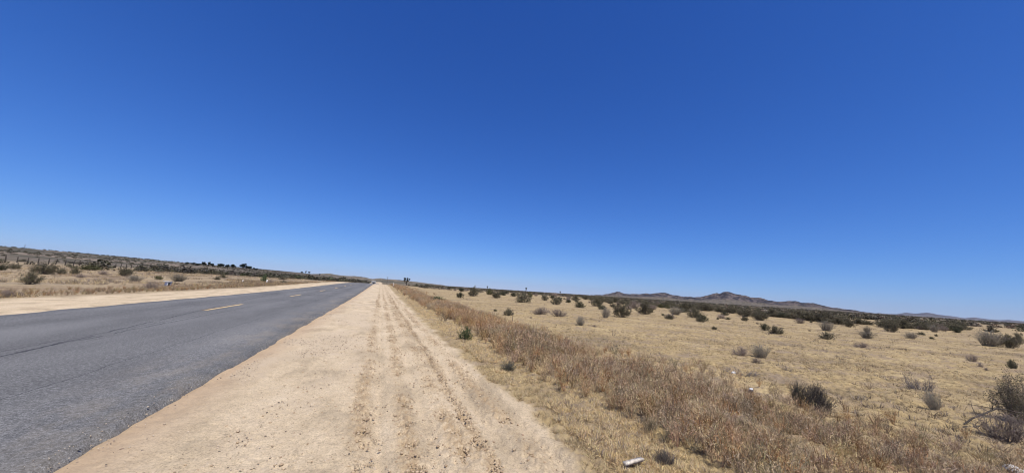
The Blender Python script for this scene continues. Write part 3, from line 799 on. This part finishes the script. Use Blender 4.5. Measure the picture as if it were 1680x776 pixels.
S = (.009 + .030 * g.uniform(0, 1, len(x)) ** 3.5) * .85 * (1 + .012 * y)
tag(scatter('dirt_clods', CLOD, x, y, S, M_SOLID, g, vary((1, 1, 1), len(x), g, .12, .03), -.006), 'crumbled dirt clods along the tyre ruts', 'dirt clods', kind='stuff')
x = g.uniform(-2.0, .3, 60000); y = 1.8 + 22 * g.uniform(0, 1, 60000) ** 2.0
k = g.uniform(0, 1, 60000) < (gravel_mask(x, y) * .6 + .03); x, y = x[k], y[k]
S = (.006 + .016 * g.uniform(0, 1, len(x)) ** 2.5) * (1 + .01 * y)
tag(scatter('gravel', GRAV, x, y, S, M_SOLID, g, vary((1, 1, 1), len(x), g, .15, .03), -.008), 'pale gravel scattered on the sandy shoulder', 'gravel', kind='stuff')
# grit and asphalt crumbs spilled along the road edge
n = 1100; x = ROAD_R + .07 - np.abs(g.normal(size=n)) * .13 + .10 * (g.uniform(size=n) < .4); y = 1.8 + 26 * g.uniform(0, 1, n) ** 1.8
k = fbm(y * .9, y * 0, 3, 97) > g.uniform(.35, .62, n); x, y = x[k], y[k]
CRUMB = GRAV + [lump_proto(960, (.09, .09, .09)), lump_proto(961, (.13, .125, .12))]
S = (.005 + .014 * g.uniform(0, 1, len(x)) ** 3) * (1 + .012 * y)
m = x < ROAD_R + .01
for nm, q, zo in (('road_edge_grit', m, .014), ('shoulder_grit', ~m, -.030)):
    tag(scatter(nm, CRUMB, x[q], y[q], S[q], M_SOLID, g, vary((1, 1, 1), int(q.sum()), g, .15, .03), zo), 'sandy grit and asphalt crumbs spilled on the road edge' if q is m else 'sandy grit and asphalt crumbs at the foot of the road edge', 'grit', kind='stuff')
# little dry sprigs growing in the ruts
x = g.uniform(-.4, 2.0, 9000); y = 2 + 40 * g.uniform(0, 1, 9000) ** 1.6
k = g.uniform(0, 1, 9000) < clod_mask(x, y) * .30; x, y = x[k], y[k]
S = g.uniform(.03, .07, len(x)) * (1 + .02 * y)
tag(scatter('rut_sprigs', STRAW_DK[:2] + [STRAW[3]], x, y, S, M_PLANT, g, vary((1.25, 1.12, .95), len(x), g, .2, .04), -.015), 'tiny dry sprigs sprouting along the tyre ruts', 'dry sprigs', kind='stuff')
# ------------------------------------------------------------------ hills and mountains
def mat_hill(name, dark, mid, pale, sc_, low):
    m, nt, b = new_mat(name)
    P = N(nt, 'ShaderNodeNewGeometry').outputs['Position']
    hgt = N(nt, 'ShaderNodeAttribute', attribute_name='rel').outputs['Fac']
    n = noise(nt, P, sc_, 8, 0.72)
    c = ramp(nt, n, [(0.43, dark), (0.50, mid), (0.58, pale)])
    l = ramp(nt, noise(nt, P, sc_ * 2.2, 6, 0.7, (1, 1, 3)), [(0.40, tuple(v * .55 for v in low)), (0.58, low)])
    f = ramp(nt, mth(nt, 'ADD', hgt, mth(nt, 'MULTIPLY', mth(nt, 'SUBTRACT', n, 0.5), 0.8)), [(0.28, g3(0)), (0.46, g3(1))])
    nt.links.new(mixc(nt, f, l, c), b.inputs['Base Color'])
    b.inputs['Roughness'].default_value = 0.95; b.inputs['Specular IOR Level'].default_value = 0.05
    return m

def ridge(name, crest, depth, mat, label, seed, rough=1.0, step=1.0):
    """crest: (x, y, z) metres along the skyline; slopes fall to the plain on both sides"""
    C = np.array(crest, float); s = np.concatenate([[0], np.cumsum(np.linalg.norm(np.diff(C[:, :2], axis=0), axis=1))])
    n = int(s[-1] / step); t = np.linspace(0, s[-1], n)
    x, y, z = (np.interp(t, s, C[:, i]) for i in range(3))
    amp = np.abs(z).max()
    z = z + rough * amp * .09 * (fbm(t / (amp * .30), t * 0, 6, seed, .6) - .5)
    rad = unit(np.stack([x, y], -1))
    v = np.concatenate([np.linspace(-1, 0, 46)[:-1], np.linspace(0, 1, 16)])
    T, VV = np.meshgrid(np.arange(n), v, indexing='ij')
    # slope profile: steep crest with fans at the foot
    prof = np.where(VV < 0, np.clip(1 + VV, 0, 1) ** 1.7, np.clip(1 - VV, 0, 1) ** 1.4)
    D = VV * depth
    X = x[:, None] + rad[:, :1] * D; Y = y[:, None] + rad[:, 1:] * D
    gl = amp * .9
    gul = (fbm(X / gl, Y / gl, 6, seed + 3, .6) - .5); rid = 1 - np.abs(fbm(X / (gl * 1.3), Y / (gl * 1.3), 5, seed + 8, .6) * 2 - 1)
    w = np.sin(np.clip(prof, 0, 1) * math.pi)
    Z = z[:, None] * prof + rough * amp * w * (.45 * gul + .28 * (rid - .75))
    Z = np.minimum(Z, z[:, None] * (.15 + .85 * prof) + .02 * amp) - 4 * (1 - prof)
    idx = np.arange(X.size).reshape(X.shape)
    Q = np.stack([idx[:-1, :-1], idx[1:, :-1], idx[1:, 1:], idx[:-1, 1:]], -1).reshape(-1, 4)
    me = mesh_np(name, np.stack([X, Y, Z], -1).reshape(-1, 3), Q, mat, None, True, {'rel': (Z / (np.maximum(z[:, None], 1))).ravel()})
    tag(link(name, me), label, 'hill', kind='structure')

M_BUTTE = mat_hill('butte_rock', (.017, .016, .018), (.052, .043, .041), (.135, .105, .088), .020, (.15, .125, .09))
M_MTN = mat_hill('mountain_rock', (.06, .055, .06), (.10, .09, .09), (.15, .13, .12), .004, (.15, .135, .12))
M_HILL = mat_hill('scrub_hill', (.07, .065, .045), (.14, .12, .085), (.22, .175, .125), .012, (.12, .105, .07))
ridge('butte', [(1808.2, 3112.9, 0.5), (1910.3, 3051.3, 0.5), (1984.5, 3003.6, 3.66), (2056.6, 2954.7, 12.89), (2103.4, 2921.6, 29.58), (2126.4, 2904.9, 39.63), (2158.3, 2881.3, 52.71), (2185.5, 2860.7, 48.39), (2216.8, 2836.5, 38.04), (2294.7, 2773.9, 38.04), (2332.4, 2742.3, 45.21), (2361.2, 2717.5, 51.62), (2389.5, 2692.6, 49.42), (2429.1, 2657.0, 61.29), (2456.2, 2631.9, 66.4), (2471.5, 2617.6, 67.69), (2497.9, 2592.4, 64.32), (2531.0, 2560.1, 50.47), (2559.8, 2531.3, 50.3), (2591.5, 2498.9, 44.95), (2618.9, 2470.1, 42.06), (2659.0, 2426.9, 41.58), (2691.4, 2390.9, 51.76), (2722.9, 2354.9, 62.88), (2747.6, 2326.1, 78.58), (2771.6, 2297.4, 92.52), (2783.3, 2283.3, 86.2), (2800.8, 2261.7, 101.02), (2820.7, 2236.8, 105.47), (2840.1, 2212.2, 102.05), (2865.5, 2179.1, 91.02), (2898.0, 2135.8, 81.98), (2922.9, 2101.6, 71.93), (2963.0, 2044.6, 69.86), (2975.2, 2026.8, 63.8), (2990.9, 2003.7, 50.84), (3022.6, 1955.5, 47.0), (3053.0, 1907.7, 53.86), (3081.0, 1862.1, 60.42), (3104.9, 1821.9, 49.02), (3138.0, 1764.4, 51.91), (3172.9, 1700.8, 32.57), (3214.0, 1621.9, 21.29), (3242.7, 1563.5, 15.3), (3265.1, 1516.2, 4.33), (3301.9, 1434.3, 2.31), (3334.9, 1355.8, 0.5), (3382.6, 1232.2, 0.5)], 560, M_BUTTE, 'rocky brown desert buttes', 3, 1.25, 5.0)
ridge('mountain', [(10342.9, 5027.3, 0.5), (10509.2, 4669.7, 0.5), (10626.9, 4395.4, 22.79), (10674.8, 4277.6, 64.13), (10703.6, 4205.1, 59.53), (10725.3, 4149.4, 54.71), (10756.1, 4069.0, 75.17), (10785.1, 3991.5, 91.35), (10808.0, 3929.1, 81.07), (10832.1, 3862.0, 62.83), (10891.1, 3692.3, 48.05), (10940.6, 3543.0, 25.16), (10961.4, 3478.3, 43.74), (10978.0, 3425.4, 53.91), (11011.5, 3316.2, 35.1), (11060.4, 3149.2, 27.93), (11086.1, 3057.7, 44.57), (11127.9, 2901.9, 37.22), (11187.4, 2663.0, 40.16), (11238.3, 2439.3, 24.23)], 2400, M_MTN, 'far blue mountain range', 14, .8, 25.0)
ridge('hill', [(-554.2, 2540.3, 8.94), (-458.6, 2559.2, 18.04), (-398.8, 2569.2, 23.93), (-319.9, 2580.3, 32.91), (-277.2, 2585.2, 26.62), (-221.2, 2590.6, 24.82), (-162.9, 2594.9, 27.54), (-104.2, 2597.9, 24.04), (-57.8, 2599.4, 15.36), (-6.6, 2600.0, 24.84), (33.6, 2599.8, 21.81), (79.8, 2598.8, 22.53), (143.2, 2596.1, 21.42), (222.4, 2590.5, 16.58), (306.9, 2581.8, 11.49), (435.1, 2563.3, 4.8)], 900, M_HILL, 'low scrub hills beyond the end of the road', 25, .8, 6.0)

# ------------------------------------------------------------------ fence on the left hillside
M_POST = mat_flat('weathered_wood_post', (.075, .062, .05), .85, .3, 12)
M_WIRE = mat_flat('fence_wire', (.20, .18, .17), .5, .2, 20, .8)
fence = empty('wire_fence', (-75, 90, tz(-75, 90)))
tag(fence, 'long wire fence of dark wooden posts across the hillside beyond the road', 'fence')
g = np.random.default_rng(3); tops = []
y = 80.0
for k in range(98):
    x = -75 + .012 * (y - 100) + g.normal() * .12; z = tz(x, y); h = g.uniform(1.3, 1.6); r = g.uniform(.09, .13)
    lean = g.normal(size=2) * .07
    p = np.array([[[x, y, z - .3], [x + lean[0] * .5, y + lean[1] * .5, z + h * .5], [x + lean[0], y + lean[1], z + h]]]) - np.array(fence.location)
    V, F = tubes(p, np.array([[r, r * .95, r * .85]]), 7)
    c = len(V); V = np.concatenate([V, p[0, -1:]]); top = np.arange(c - 7, c)
    F = np.concatenate([F, np.stack([top, np.roll(top, -1), np.full(7, c)], -1)])
    link('fence_post', mesh_np('fence_post', V, F, M_POST), fence)
    tops.append((x + lean[0], y + lean[1], z, h)); y += g.uniform(2.1, 2.7)
for f in (.35, .62, .9):
    P = np.array([[(a, b, c + h * f) for a, b, c, h in tops]]) - np.array(fence.location)
    V, F = tubes(P, np.full(P.shape[:2], .008), 3); link('wire', mesh_np('wire', V, F, M_WIRE), fence)

# ------------------------------------------------------------------ trees
def ridge_tree(x, y, h, w, label, seed, dark=(.020, .026, .014), group='dark trees on the left ridge'):
    g2 = np.random.default_rng(seed); t = empty('ridge_tree', (x, y, tz(x, y) - .1)); tag(t, label, 'tree', group)
    k = np.linspace(0, 1, 6)[None]
    P = np.stack([.25 * np.sin(k * 3 + seed), .2 * np.cos(k * 4 + seed), k * h * .8], -1)
    V, F = tubes(P, .035 * h * (1 - .75 * k), 7); b = Bag(); b.add(V, F, np.array((.05, .04, .03)))
    nl = 7; a = g2.uniform(0, 6.28, nl); st = P[0, 2] + (P[0, 4] - P[0, 2]) * g2.uniform(0, 1, (nl, 1))
    en = st + np.stack([np.cos(a) * w * .33, np.sin(a) * w * .33, h * g2.uniform(.08, .25, nl)], -1)
    s = np.linspace(0, 1, 4)[None, :, None]
    V, F = tubes(st[:, None] * (1 - s) + en[:, None] * s, .012 * h * (1 - .6 * s[..., 0]) * np.ones((nl, 1)), 5); b.add(V, F, np.array((.05, .04, .03)))
    link('trunk', b.mesh('trunk', M_SOLID), t)
    c = Bag(); cen = np.concatenate([en, P[0, 4:5], P[0, 5:6], P[0, 3:4]])
    for q in cen:
        m = 190; p = q + unit(g2.normal(size=(m, 3))) * g2.uniform(.1, 1, (m, 1)) ** .5 * np.array([w * .27, w * .27, h * .17])
        p[:, 2] = np.maximum(p[:, 2], h * .06)
        V, F = leaves(p, .085 * w + .12, g2, .1, .6); c.add(V, F, vary(dark, m, g2, .45).repeat(4, 0))
    link('crown', c.mesh('crown', M_PLANT), t)
ridge_tree(-203.6, 491.5, 3.29, 3.79, 'small dark tree, first of the ridge trees from the fence side', 40)
ridge_tree(-210.9, 523.1, 3.13, 4.06, 'low wide dark tree just left of the white house', 41)
ridge_tree(-195.7, 494.7, 2.97, 4.95, 'bushy low tree below a low wide one, left of the white house', 42)
ridge_tree(-199.5, 519.0, 5.47, 4.06, 'tall dark tree standing against the left side of the white house', 43)
ridge_tree(-202.4, 539.3, 6.12, 3.02, 'narrow tall tree just right of the white house', 44)
ridge_tree(-198.5, 540.7, 4.92, 4.25, 'round dark tree, second right of the white house', 45)
ridge_tree(-203.3, 577.2, 5.73, 6.53, 'wide dark tree beside a thin companion on the ridge', 46)
ridge_tree(-208.5, 600.9, 5.06, 2.72, 'thin companion of a wide dark tree on the ridge', 47)
ridge_tree(-202.4, 598.7, 5.52, 5.45, 'left half of the long joined tree clump on the ridge', 48)
ridge_tree(-208.2, 634.7, 6.07, 6.53, 'right half of the long joined tree clump on the ridge', 49)
ridge_tree(-204.6, 661.1, 9.25, 8.37, 'biggest dark tree on the ridge with round top', 50)
ridge_tree(-205.6, 681.7, 6.59, 4.72, 'smaller tree touching the right side of the biggest ridge tree', 51)
ridge_tree(-204.8, 694.4, 6.73, 5.23, 'dark tree, second right of the biggest ridge tree', 52)
ridge_tree(-204.8, 715.3, 4.71, 3.32, 'very small dark tree, left one of a tiny pair at the row end', 53)
ridge_tree(-206.7, 735.5, 3.93, 3.43, 'very small dark tree, right one of a tiny pair at the row end', 54)
ridge_tree(-233.3, 1254.5, 6.14, 6.82, 'low tree left of a thin spire tree beyond the far field', 55, group='far scattered trees')
ridge_tree(-244.8, 1378.4, 10.38, 3.68, 'thin spire tree between two low trees beyond the far field', 56, group='far scattered trees')
ridge_tree(-258.1, 1518.2, 7.98, 8.31, 'low round tree right of a thin spire tree beyond the far field', 57, group='far scattered trees')
ridge_tree(-203.5, 1389.2, 6.90, 5.96, 'lone small dark tree on the far flank before the hills', 58, group='far scattered trees')
ridge_tree(-14.3, 259.6, 2.89, 1.32, 'dark tree by the road end left of the white house', 59, group='far scattered trees')

def spike_ball(bag, c, r, n, g2, col):
    d = unit(g2.normal(size=(n, 3)) + np.array([0, 0, .35])); b = c + d * r * .15; tip = c + d * r * g2.uniform(.75, 1.05, (n, 1))
    V, F = blades(b, tip, np.full(n, r * .16), g2, .05); bag.add(V, F, vary(col, n, g2, .3).repeat(5, 0))

def joshua(x, y, h, arms, label, seed, z=None, lean=0.0):
    g2 = np.random.default_rng(seed); t = empty('joshua_tree', (x, y, tz(x, y) - .1)); tag(t, label, 'tree')
    b = Bag(); cr = Bag()
    k = np.linspace(0, 1, 6)[None]
    f0 = .45 if arms > 1 else .82
    P = np.stack([lean * k * h, .02 * h * np.sin(k * 4), k * h * f0], -1)
    V, F = tubes(P, .042 * h * (1.25 - .45 * k), 8); b.add(V, F, np.array((.10, .08, .06)))
    top = P[0, -1]
    if arms == 1: spike_ball(cr, top + np.array([0, 0, .03 * h]), .14 * h, 220, g2, (.05, .052, .03)); spike_ball(cr, top - np.array([0, 0, .10 * h]), .08 * h, 160, g2, (.07, .06, .04))
    for i in range(arms if arms > 1 else 0):
        a = 6.28 * i / arms + g2.uniform(-.4, .4); sp = g2.uniform(.16, .34) * h; up = g2.uniform(.16, .48) * h
        st = P[0, g2.integers(3, 6)]; en = st + np.array([math.cos(a) * sp, math.sin(a) * sp, up])
        mid = (st + en) / 2 + np.array([math.cos(a) * sp * .3, math.sin(a) * sp * .3, -.03 * h])
        s = np.linspace(0, 1, 5)[:, None]; Q = (1 - s) ** 2 * st + 2 * s * (1 - s) * mid + s * s * en
        V, F = tubes(Q[None], .030 * h * (1 - .3 * s.T), 7); b.add(V, F, np.array((.095, .078, .058)))
        for q, rr_ in ((en, .125), (Q[3] * .5 + Q[4] * .5, .10), (Q[2], .07)):
            spike_ball(cr, q, rr_ * h, 150, g2, (.035, .040, .024))
    link('trunk', b.mesh('trunk', M_SOLID), t); link('crown', cr.mesh('crown', M_PLANT), t)
joshua(12.7, 194.6, 4.47, 7, 'tall many armed yucca tree dark against the sky beside the road end', 61, lean=0.00)
joshua(50.0, 120.0, 2.89, 1, 'lone thin single stem yucca on the skyline above the straw field', 62, lean=0.03)
joshua(66.0, 123.5, 2.43, 1, 'short stubby yucca poking above the scrub right of the thin one', 63, lean=0.00)
joshua(42.3, 143.9, 2.62, 1, 'little yucca tip poking above the scrub left of the thin one', 64, lean=0.00)
joshua(-281.2, 437.4, 1.27, 3, 'small yucca on the hillside skyline above the fence', 65, lean=0.00)
joshua(-283.3, 483.1, 0.68, 5, 'bushy yucca on the hillside skyline right of a smaller yucca', 66, lean=0.00)
joshua(-281.6, 489.8, -0.11, 2, 'thin yucca next to the bushy one on the hillside skyline', 67, lean=0.00)

# ------------------------------------------------------------------ small built things
def solid(name, V, F, mat, parent=None): return link(name, mesh_np(name, V, F, mat), parent)

M_WHITE = mat_flat('white_paint', (.78, .77, .74), .5, .06, 8)
M_DARK = mat_flat('dark_panel', (.045, .048, .055), .5, .2, 15)
M_WOOD = mat_flat('pole_wood', (.11, .085, .065), .85, .25, 9)
M_METAL = mat_flat('grey_metal', (.30, .30, .30), .45, .15, 20, .6)
M_ROOF = mat_flat('pale_roof', (.62, .60, .56), .6, .1, 6)

def local(name, V, F, mat, parent): return link(name, mesh_np(name, np.asarray(V, float), F, mat), parent)

# white roadside cabinet with a dark door, across the road
cx_, cy_ = -16.05, 36.41
c = empty('roadside_cabinet', (cx_, cy_, tz(cx_, cy_) - .04), R(62)); tag(c, 'small white cabinet with dark front and overhanging lid at the far shoulder', 'utility box')
V, F = box_vf(-.15, -.14, 0, .13, .14, .36); local('body', V, F, M_WHITE, c)
V, F = box_vf(-.125, -.152, .03, .055, -.1405, .33); dr = local('door', V, F, M_DARK, c)
V, F = box_vf(.035, -.166, .16, .045, -.153, .21); local('handle', V, F, M_METAL, dr)
V, F = box_vf(-.26, -.18, .362, .17, .17, .40); local('lid', V, F, M_WHITE, c)

M_REFL = mat_flat('amber_reflector', (.65, .33, .05), .3, .05, 30)
def marker(x, y, h, label, w=.11, rz=.5):
    m = empty('marker_post', (x, y, tz(x, y) - .05), rz); tag(m, label, 'marker post')
    n = 9; a = np.linspace(0, math.pi, n); prof = [(-w / 2, 0), (w / 2, 0)] + [(w / 2 * math.cos(t), h - w / 2 + w / 2 * math.sin(t)) for t in a]
    V = np.array([(px, d, pz) for d in (-.012, .012) for px, pz in prof]); k = len(prof)
    F = [(0, i, i + 1) for i in range(1, k - 1)] + [(k, k + i + 1, k + i) for i in range(1, k - 1)]
    for i in range(k):
        j = (i + 1) % k; F += [(i, k + i, k + j), (i, k + j, j)]
    local('post', V, np.array(F), M_WHITE, m)
    V, F = box_vf(-w * .3, -.018, h * .68, w * .3, -.0125, h * .86); local('reflector', V, F, M_REFL, m)
marker(-15.47, 60.43, .56, 'white marker post standing before the tall green bush across the road', .17, .2)
marker(-18.24, 59.92, .36, 'shorter white marker post left of the one before the green bush', .13, .3)
marker(3.0, 92.0, .95, 'slim marker post at the far end of the sandy shoulder', .12, .1)

# thin stake by the round grey bush
V, F = tubes(np.array([[[0, 0, -.1], [.004, .003, .3], [-.004, 0, .56]]]), np.array([[.011, .010, .009]]), 6)
st = solid('wooden_stake', V, F, M_POST); st.location = (5.90, 15.55, tz(5.9, 15.55)); tag(st, 'thin dark stake standing in straw before the round grey bush', 'stake')

# utility pole and mast
up = empty('utility_pole', (6.5, 420, tz(6.5, 420))); tag(up, 'distant wooden utility pole with crossarm where the road vanishes', 'utility pole')
V, F = tubes(np.array([[[0, 0, -.5], [0, 0, 4], [0, 0, 8.4]]]), np.array([[.16, .14, .11]]), 8); local('pole', V, F, M_WOOD, up)
V, F = box_vf(-1.2, .12, 7.5, 1.2, .24, 7.66); ca = local('crossarm', V, F, M_WOOD, up)
for q in (-1.05, -.4, .4, 1.05):
    V, F = box_vf(q - .05, .13, 7.662, q + .05, .23, 7.84); local('insulator', V, F, M_METAL, ca)
mh = 3.29
ma = empty('radio_mast', (-235.9, 347.5, tz(-235.9, 347.5))); tag(ma, 'thin lattice mast on the hillside skyline above the fence', 'mast')
for a in (0, 2.094, 4.189):
    V, F = tubes(np.array([[[.35 * math.cos(a), .35 * math.sin(a), -.3], [.12 * math.cos(a), .12 * math.sin(a), mh]]]), np.array([[.05, .03]]), 5); local('leg', V, F, M_METAL, ma)
P = []
for i in range(10):
    a0, a1 = 2.094 * i, 2.094 * (i + 1); f0, f1 = i / 10, (i + 1) / 10
    P.append([[(.35 - .23 * f0) * math.cos(a0), (.35 - .23 * f0) * math.sin(a0), mh * f0], [(.35 - .23 * f1) * math.cos(a1), (.35 - .23 * f1) * math.sin(a1), mh * f1]])
V, F = tubes(np.array(P), np.full((10, 2), .025), 4); local('bracing', V, F, M_METAL, ma)

# white far buildings
def house(x, y, w, d, h, rh, rz, label, roofm):
    o = empty('small_house', (x, y, tz(x, y) - .2), rz); tag(o, label, 'building')
    V, F = box_vf(-w / 2, -d / 2, 0, w / 2, d / 2, h); local('wall', V, F, M_WHITE, o)
    e = .35
    V = np.array([(-w / 2 - e, -d / 2 - e, h + .01), (w / 2 + e, -d / 2 - e, h + .01), (w / 2 + e, d / 2 + e, h + .01), (-w / 2 - e, d / 2 + e, h + .01), (-w / 2 - e, 0, h + rh), (w / 2 + e, 0, h + rh)])
    F = np.array([(0, 1, 5), (0, 5, 4), (2, 3, 4), (2, 4, 5), (0, 4, 3), (1, 2, 5), (0, 3, 2), (0, 2, 1)]); local('roof', V, F, roofm, o)
    V, F = box_vf(-.5, -d / 2 - .04, 0, .5, -d / 2 - .005, 2.1); local('door', V, F, M_DARK, o)
    for q in (-w * .3, w * .3):
        V, F = box_vf(q - .5, -d / 2 - .04, 1.0, q + .5, -d / 2 - .005, 2.0); local('window', V, F, M_DARK, o)
house(-275.5, 721.2, 4.63, 5, 1.81, 1.11, 0.36, 'small white house among the dark ridge trees', M_ROOF)
house(-5.8, 329.9, 2.92, 4, 2.07, 0.60, 0.10, 'long low white house beside the far end of the road', M_ROOF)

# ------------------------------------------------------------------ litter and stones near the shoulder
def chunk(name, loc, dims, col, label, cat, seed, rot=(0, 0, 0), sub=3, rough=.25):
    import bmesh
    g2 = np.random.default_rng(seed); bm = bmesh.new(); bmesh.ops.create_icosphere(bm, subdivisions=sub, radius=.5)
    off = g2.uniform(0, 50)
    for v in bm.verts:
        c_ = v.co; f = 1 + rough * 2 * (float(fbm(c_.x * 3 + off, c_.y * 3 + c_.z * 2.3, 3, seed)) - .5)
        v.co = Vector((c_.x * f * dims[0], c_.y * f * dims[1], c_.z * f * dims[2]))
    me = bpy.data.meshes.new(name); bm.to_mesh(me); bm.free(); me.materials.append(mat_flat(name + '_surface', col, .85, .25, 45))
    o = link(name, me); o.location = loc; o.rotation_euler = rot; return tag(o, label, cat)
chunk('stone', (-1.38, 4.02, tz(-1.38, 4) - .035), (.05, .04, .03), (.10, .085, .07), 'dark stone on the sandy shoulder beside a gravel patch', 'stone', 1)
chunk('stone', (-1.72, 3.62, tz(-1.7, 3.6) - .03), (.045, .03, .025), (.52, .42, .30), 'pale tan stone lying near the asphalt edge', 'stone', 2)
chunk('stone', (-1.83, 3.98, tz(-1.8, 4) - .04), (.042, .032, .024), (.22, .15, .10), 'brown stone close to the asphalt edge, smaller than the dark one', 'stone', 3)
chunk('white_rock', (6.06, 1.76, .01), (.22, .14, .08), (.60, .57, .52), 'bright white rock at the foot of the straw slope by the frame corner', 'rock', 4, (.1, 0, .5))
chunk('stone', (7.23, 5.64, .02), (.10, .07, .06), (.68, .66, .62), 'pale stone lying in the flat grey dead brush mat', 'stone', 5)

# white weathered plank at the shoulder foot
pl = empty('plank', (2.23, 2.705, tz(2.2, 2.7) + .045), math.atan2(.03, .24)); pl.scale = (.88, .9, .9); tag(pl, 'weathered white plank lying in straw by the weeds', 'plank')
V, F = box_vf(-.115, -.019, -.012, .115, .019, .014)
V[1::2, 2] += .006; V[4, 0] += .02; V[6, 0] -= .012; V[5, 0] += .015
local('board', V, F, mat_flat('bleached_wood', (.60, .53, .43), .85, .3, 40), pl)
V, F = box_vf(.04, -.015, .0145, .10, .012, .019); local('splinter', V, F, mat_flat('bleached_splinter', (.60, .54, .45), .8, .2, 60), pl)

# black and white scrap in the field
sp = empty('scrap_board', (6.07, 4.43, .015), .6); tag(sp, 'black and white scrap board lying alone on the straw', 'scrap')
V, F = box_vf(-.13, -.035, 0, .10, .03, .022); local('board', V, F, M_DARK, sp)
V, F = box_vf(.00, -.03, .0225, .085, .022, .042); local('pale_piece', V, F, M_WHITE, sp)

# fallen branch over the dark low brush
fb = empty('fallen_branch', (8.0, 2.45, tz(8, 2.45))); tag(fb, 'dark arched fallen branch over low brush beside the big leafy bush', 'branch')
t = np.linspace(0, 1, 9)
P = np.stack([-.45 + .95 * t, .12 - .30 * t, .06 + .22 * np.sin(t * 2.6) + .01 * np.sin(t * 15)], -1)[None]
V, F = tubes(P, (.011 - .006 * t)[None], 6); local('limb', V, F, M_POST, fb)
g = np.random.default_rng(8)
Q, q = twigs(P, 10, g, (.12, .3), .005, .1, .2, 4); V, F = tubes(Q, q, 4); local('twigs', V, F, M_POST, fb)['kind'] = 'stuff'

# ------------------------------------------------------------------ haze, light, sky, camera
SUN_EL, SUN_AZ = 60.0, 172.0
mz = bpy.data.materials.new('air_haze'); mz.use_nodes = True; nt = mz.node_tree; nt.nodes.clear()
out = nt.nodes.new('ShaderNodeOutputMaterial'); pv = nt.nodes.new('ShaderNodeVolumePrincipled')
pv.inputs['Color'].default_value = (.62, .74, .95, 1); pv.inputs['Density'].default_value = HAZE; pv.inputs['Anisotropy'].default_value = 0.1
pv.inputs['Density Attribute'].default_value = ''
nt.links.new(pv.outputs[0], out.inputs['Volume'])
V, F = box_vf(-16000, -16000, -12, 16000, 16000, 330)
hz_ = link('haze', mesh_np('haze', V, F, mz)); tag(hz_, 'thin blue desert air', 'haze', kind='stuff')

sun = bpy.data.lights.new('sun', 'SUN'); sun.energy = SUN_E; sun.angle = R(.53); sun.color = (1.0, .955, .89)
so = bpy.data.objects.new('sun', sun); COL.objects.link(so)
d = Vector((math.sin(R(SUN_AZ)) * math.cos(R(SUN_EL)), math.cos(R(SUN_AZ)) * math.cos(R(SUN_EL)), math.sin(R(SUN_EL))))
so.rotation_euler = d.to_track_quat('Z', 'Y').to_euler(); so.location = d * 50

wd = bpy.data.worlds.new('World'); sc.world = wd; wd.use_nodes = True; nt = wd.node_tree; nt.nodes.clear()
ow = nt.nodes.new('ShaderNodeOutputWorld'); bg = nt.nodes.new('ShaderNodeBackground'); sk = nt.nodes.new('ShaderNodeTexSky')
sk.sky_type = 'NISHITA'; sk.sun_disc = False; sk.sun_elevation = R(SUN_EL); sk.sun_rotation = R(SUN_AZ)
sk.altitude = 900; sk.air_density = SKY[0]; sk.dust_density = SKY[1]; sk.ozone_density = SKY[2]
# clear dry air: deepen the blue of the sky as the camera recorded it, channel by channel
sp_ = nt.nodes.new('ShaderNodeSeparateColor'); cb_ = nt.nodes.new('ShaderNodeCombineColor'); nt.links.new(sk.outputs[0], sp_.inputs[0])
for i_, (gam_, mul_) in enumerate(SKY_GRADE):
    v_ = mth(nt, 'MULTIPLY', sp_.outputs[i_], 0.1)
    nt.links.new(mth(nt, 'MULTIPLY', mth(nt, 'POWER', v_, gam_), mul_ * 10), cb_.inputs[i_])
nt.links.new(cb_.outputs[0], bg.inputs[0])
bg.inputs[1].default_value = SKY_STR; nt.links.new(bg.outputs[0], ow.inputs[0])

cam = bpy.data.cameras.new('camera'); cam.sensor_width = 36; cam.lens = 36 * 575 / 1680; cam.clip_start = .05; cam.clip_end = 60000
co = bpy.data.objects.new('camera', cam); COL.objects.link(co)
rt = Vector((0.93543973, -0.34771349, 0.06362264)); upv = Vector((-0.11158267, -0.11967813, 0.98652240)); fw = Vector((0.33541291, 0.92993143, 0.15075048))
M = Matrix((rt, upv, -fw)).transposed().to_4x4(); M.translation = (0, 0, 1.45); co.matrix_world = M
sc.camera = co
sc.view_settings.view_transform = 'Standard'; sc.view_settings.look = 'None'; sc.view_settings.exposure = EXPO; sc.view_settings.gamma = 1
sc.view_settings.use_curve_mapping = False
sc.cycles.use_denoising = DENOISE
sc.cycles.filter_width = 1.1; sc.cycles.max_bounces = 5; sc.cycles.volume_bounces = 0; sc.cycles.volume_step_rate = 1; sc.cycles.volume_max_steps = 32
sc.cycles.sample_clamp_indirect = 4
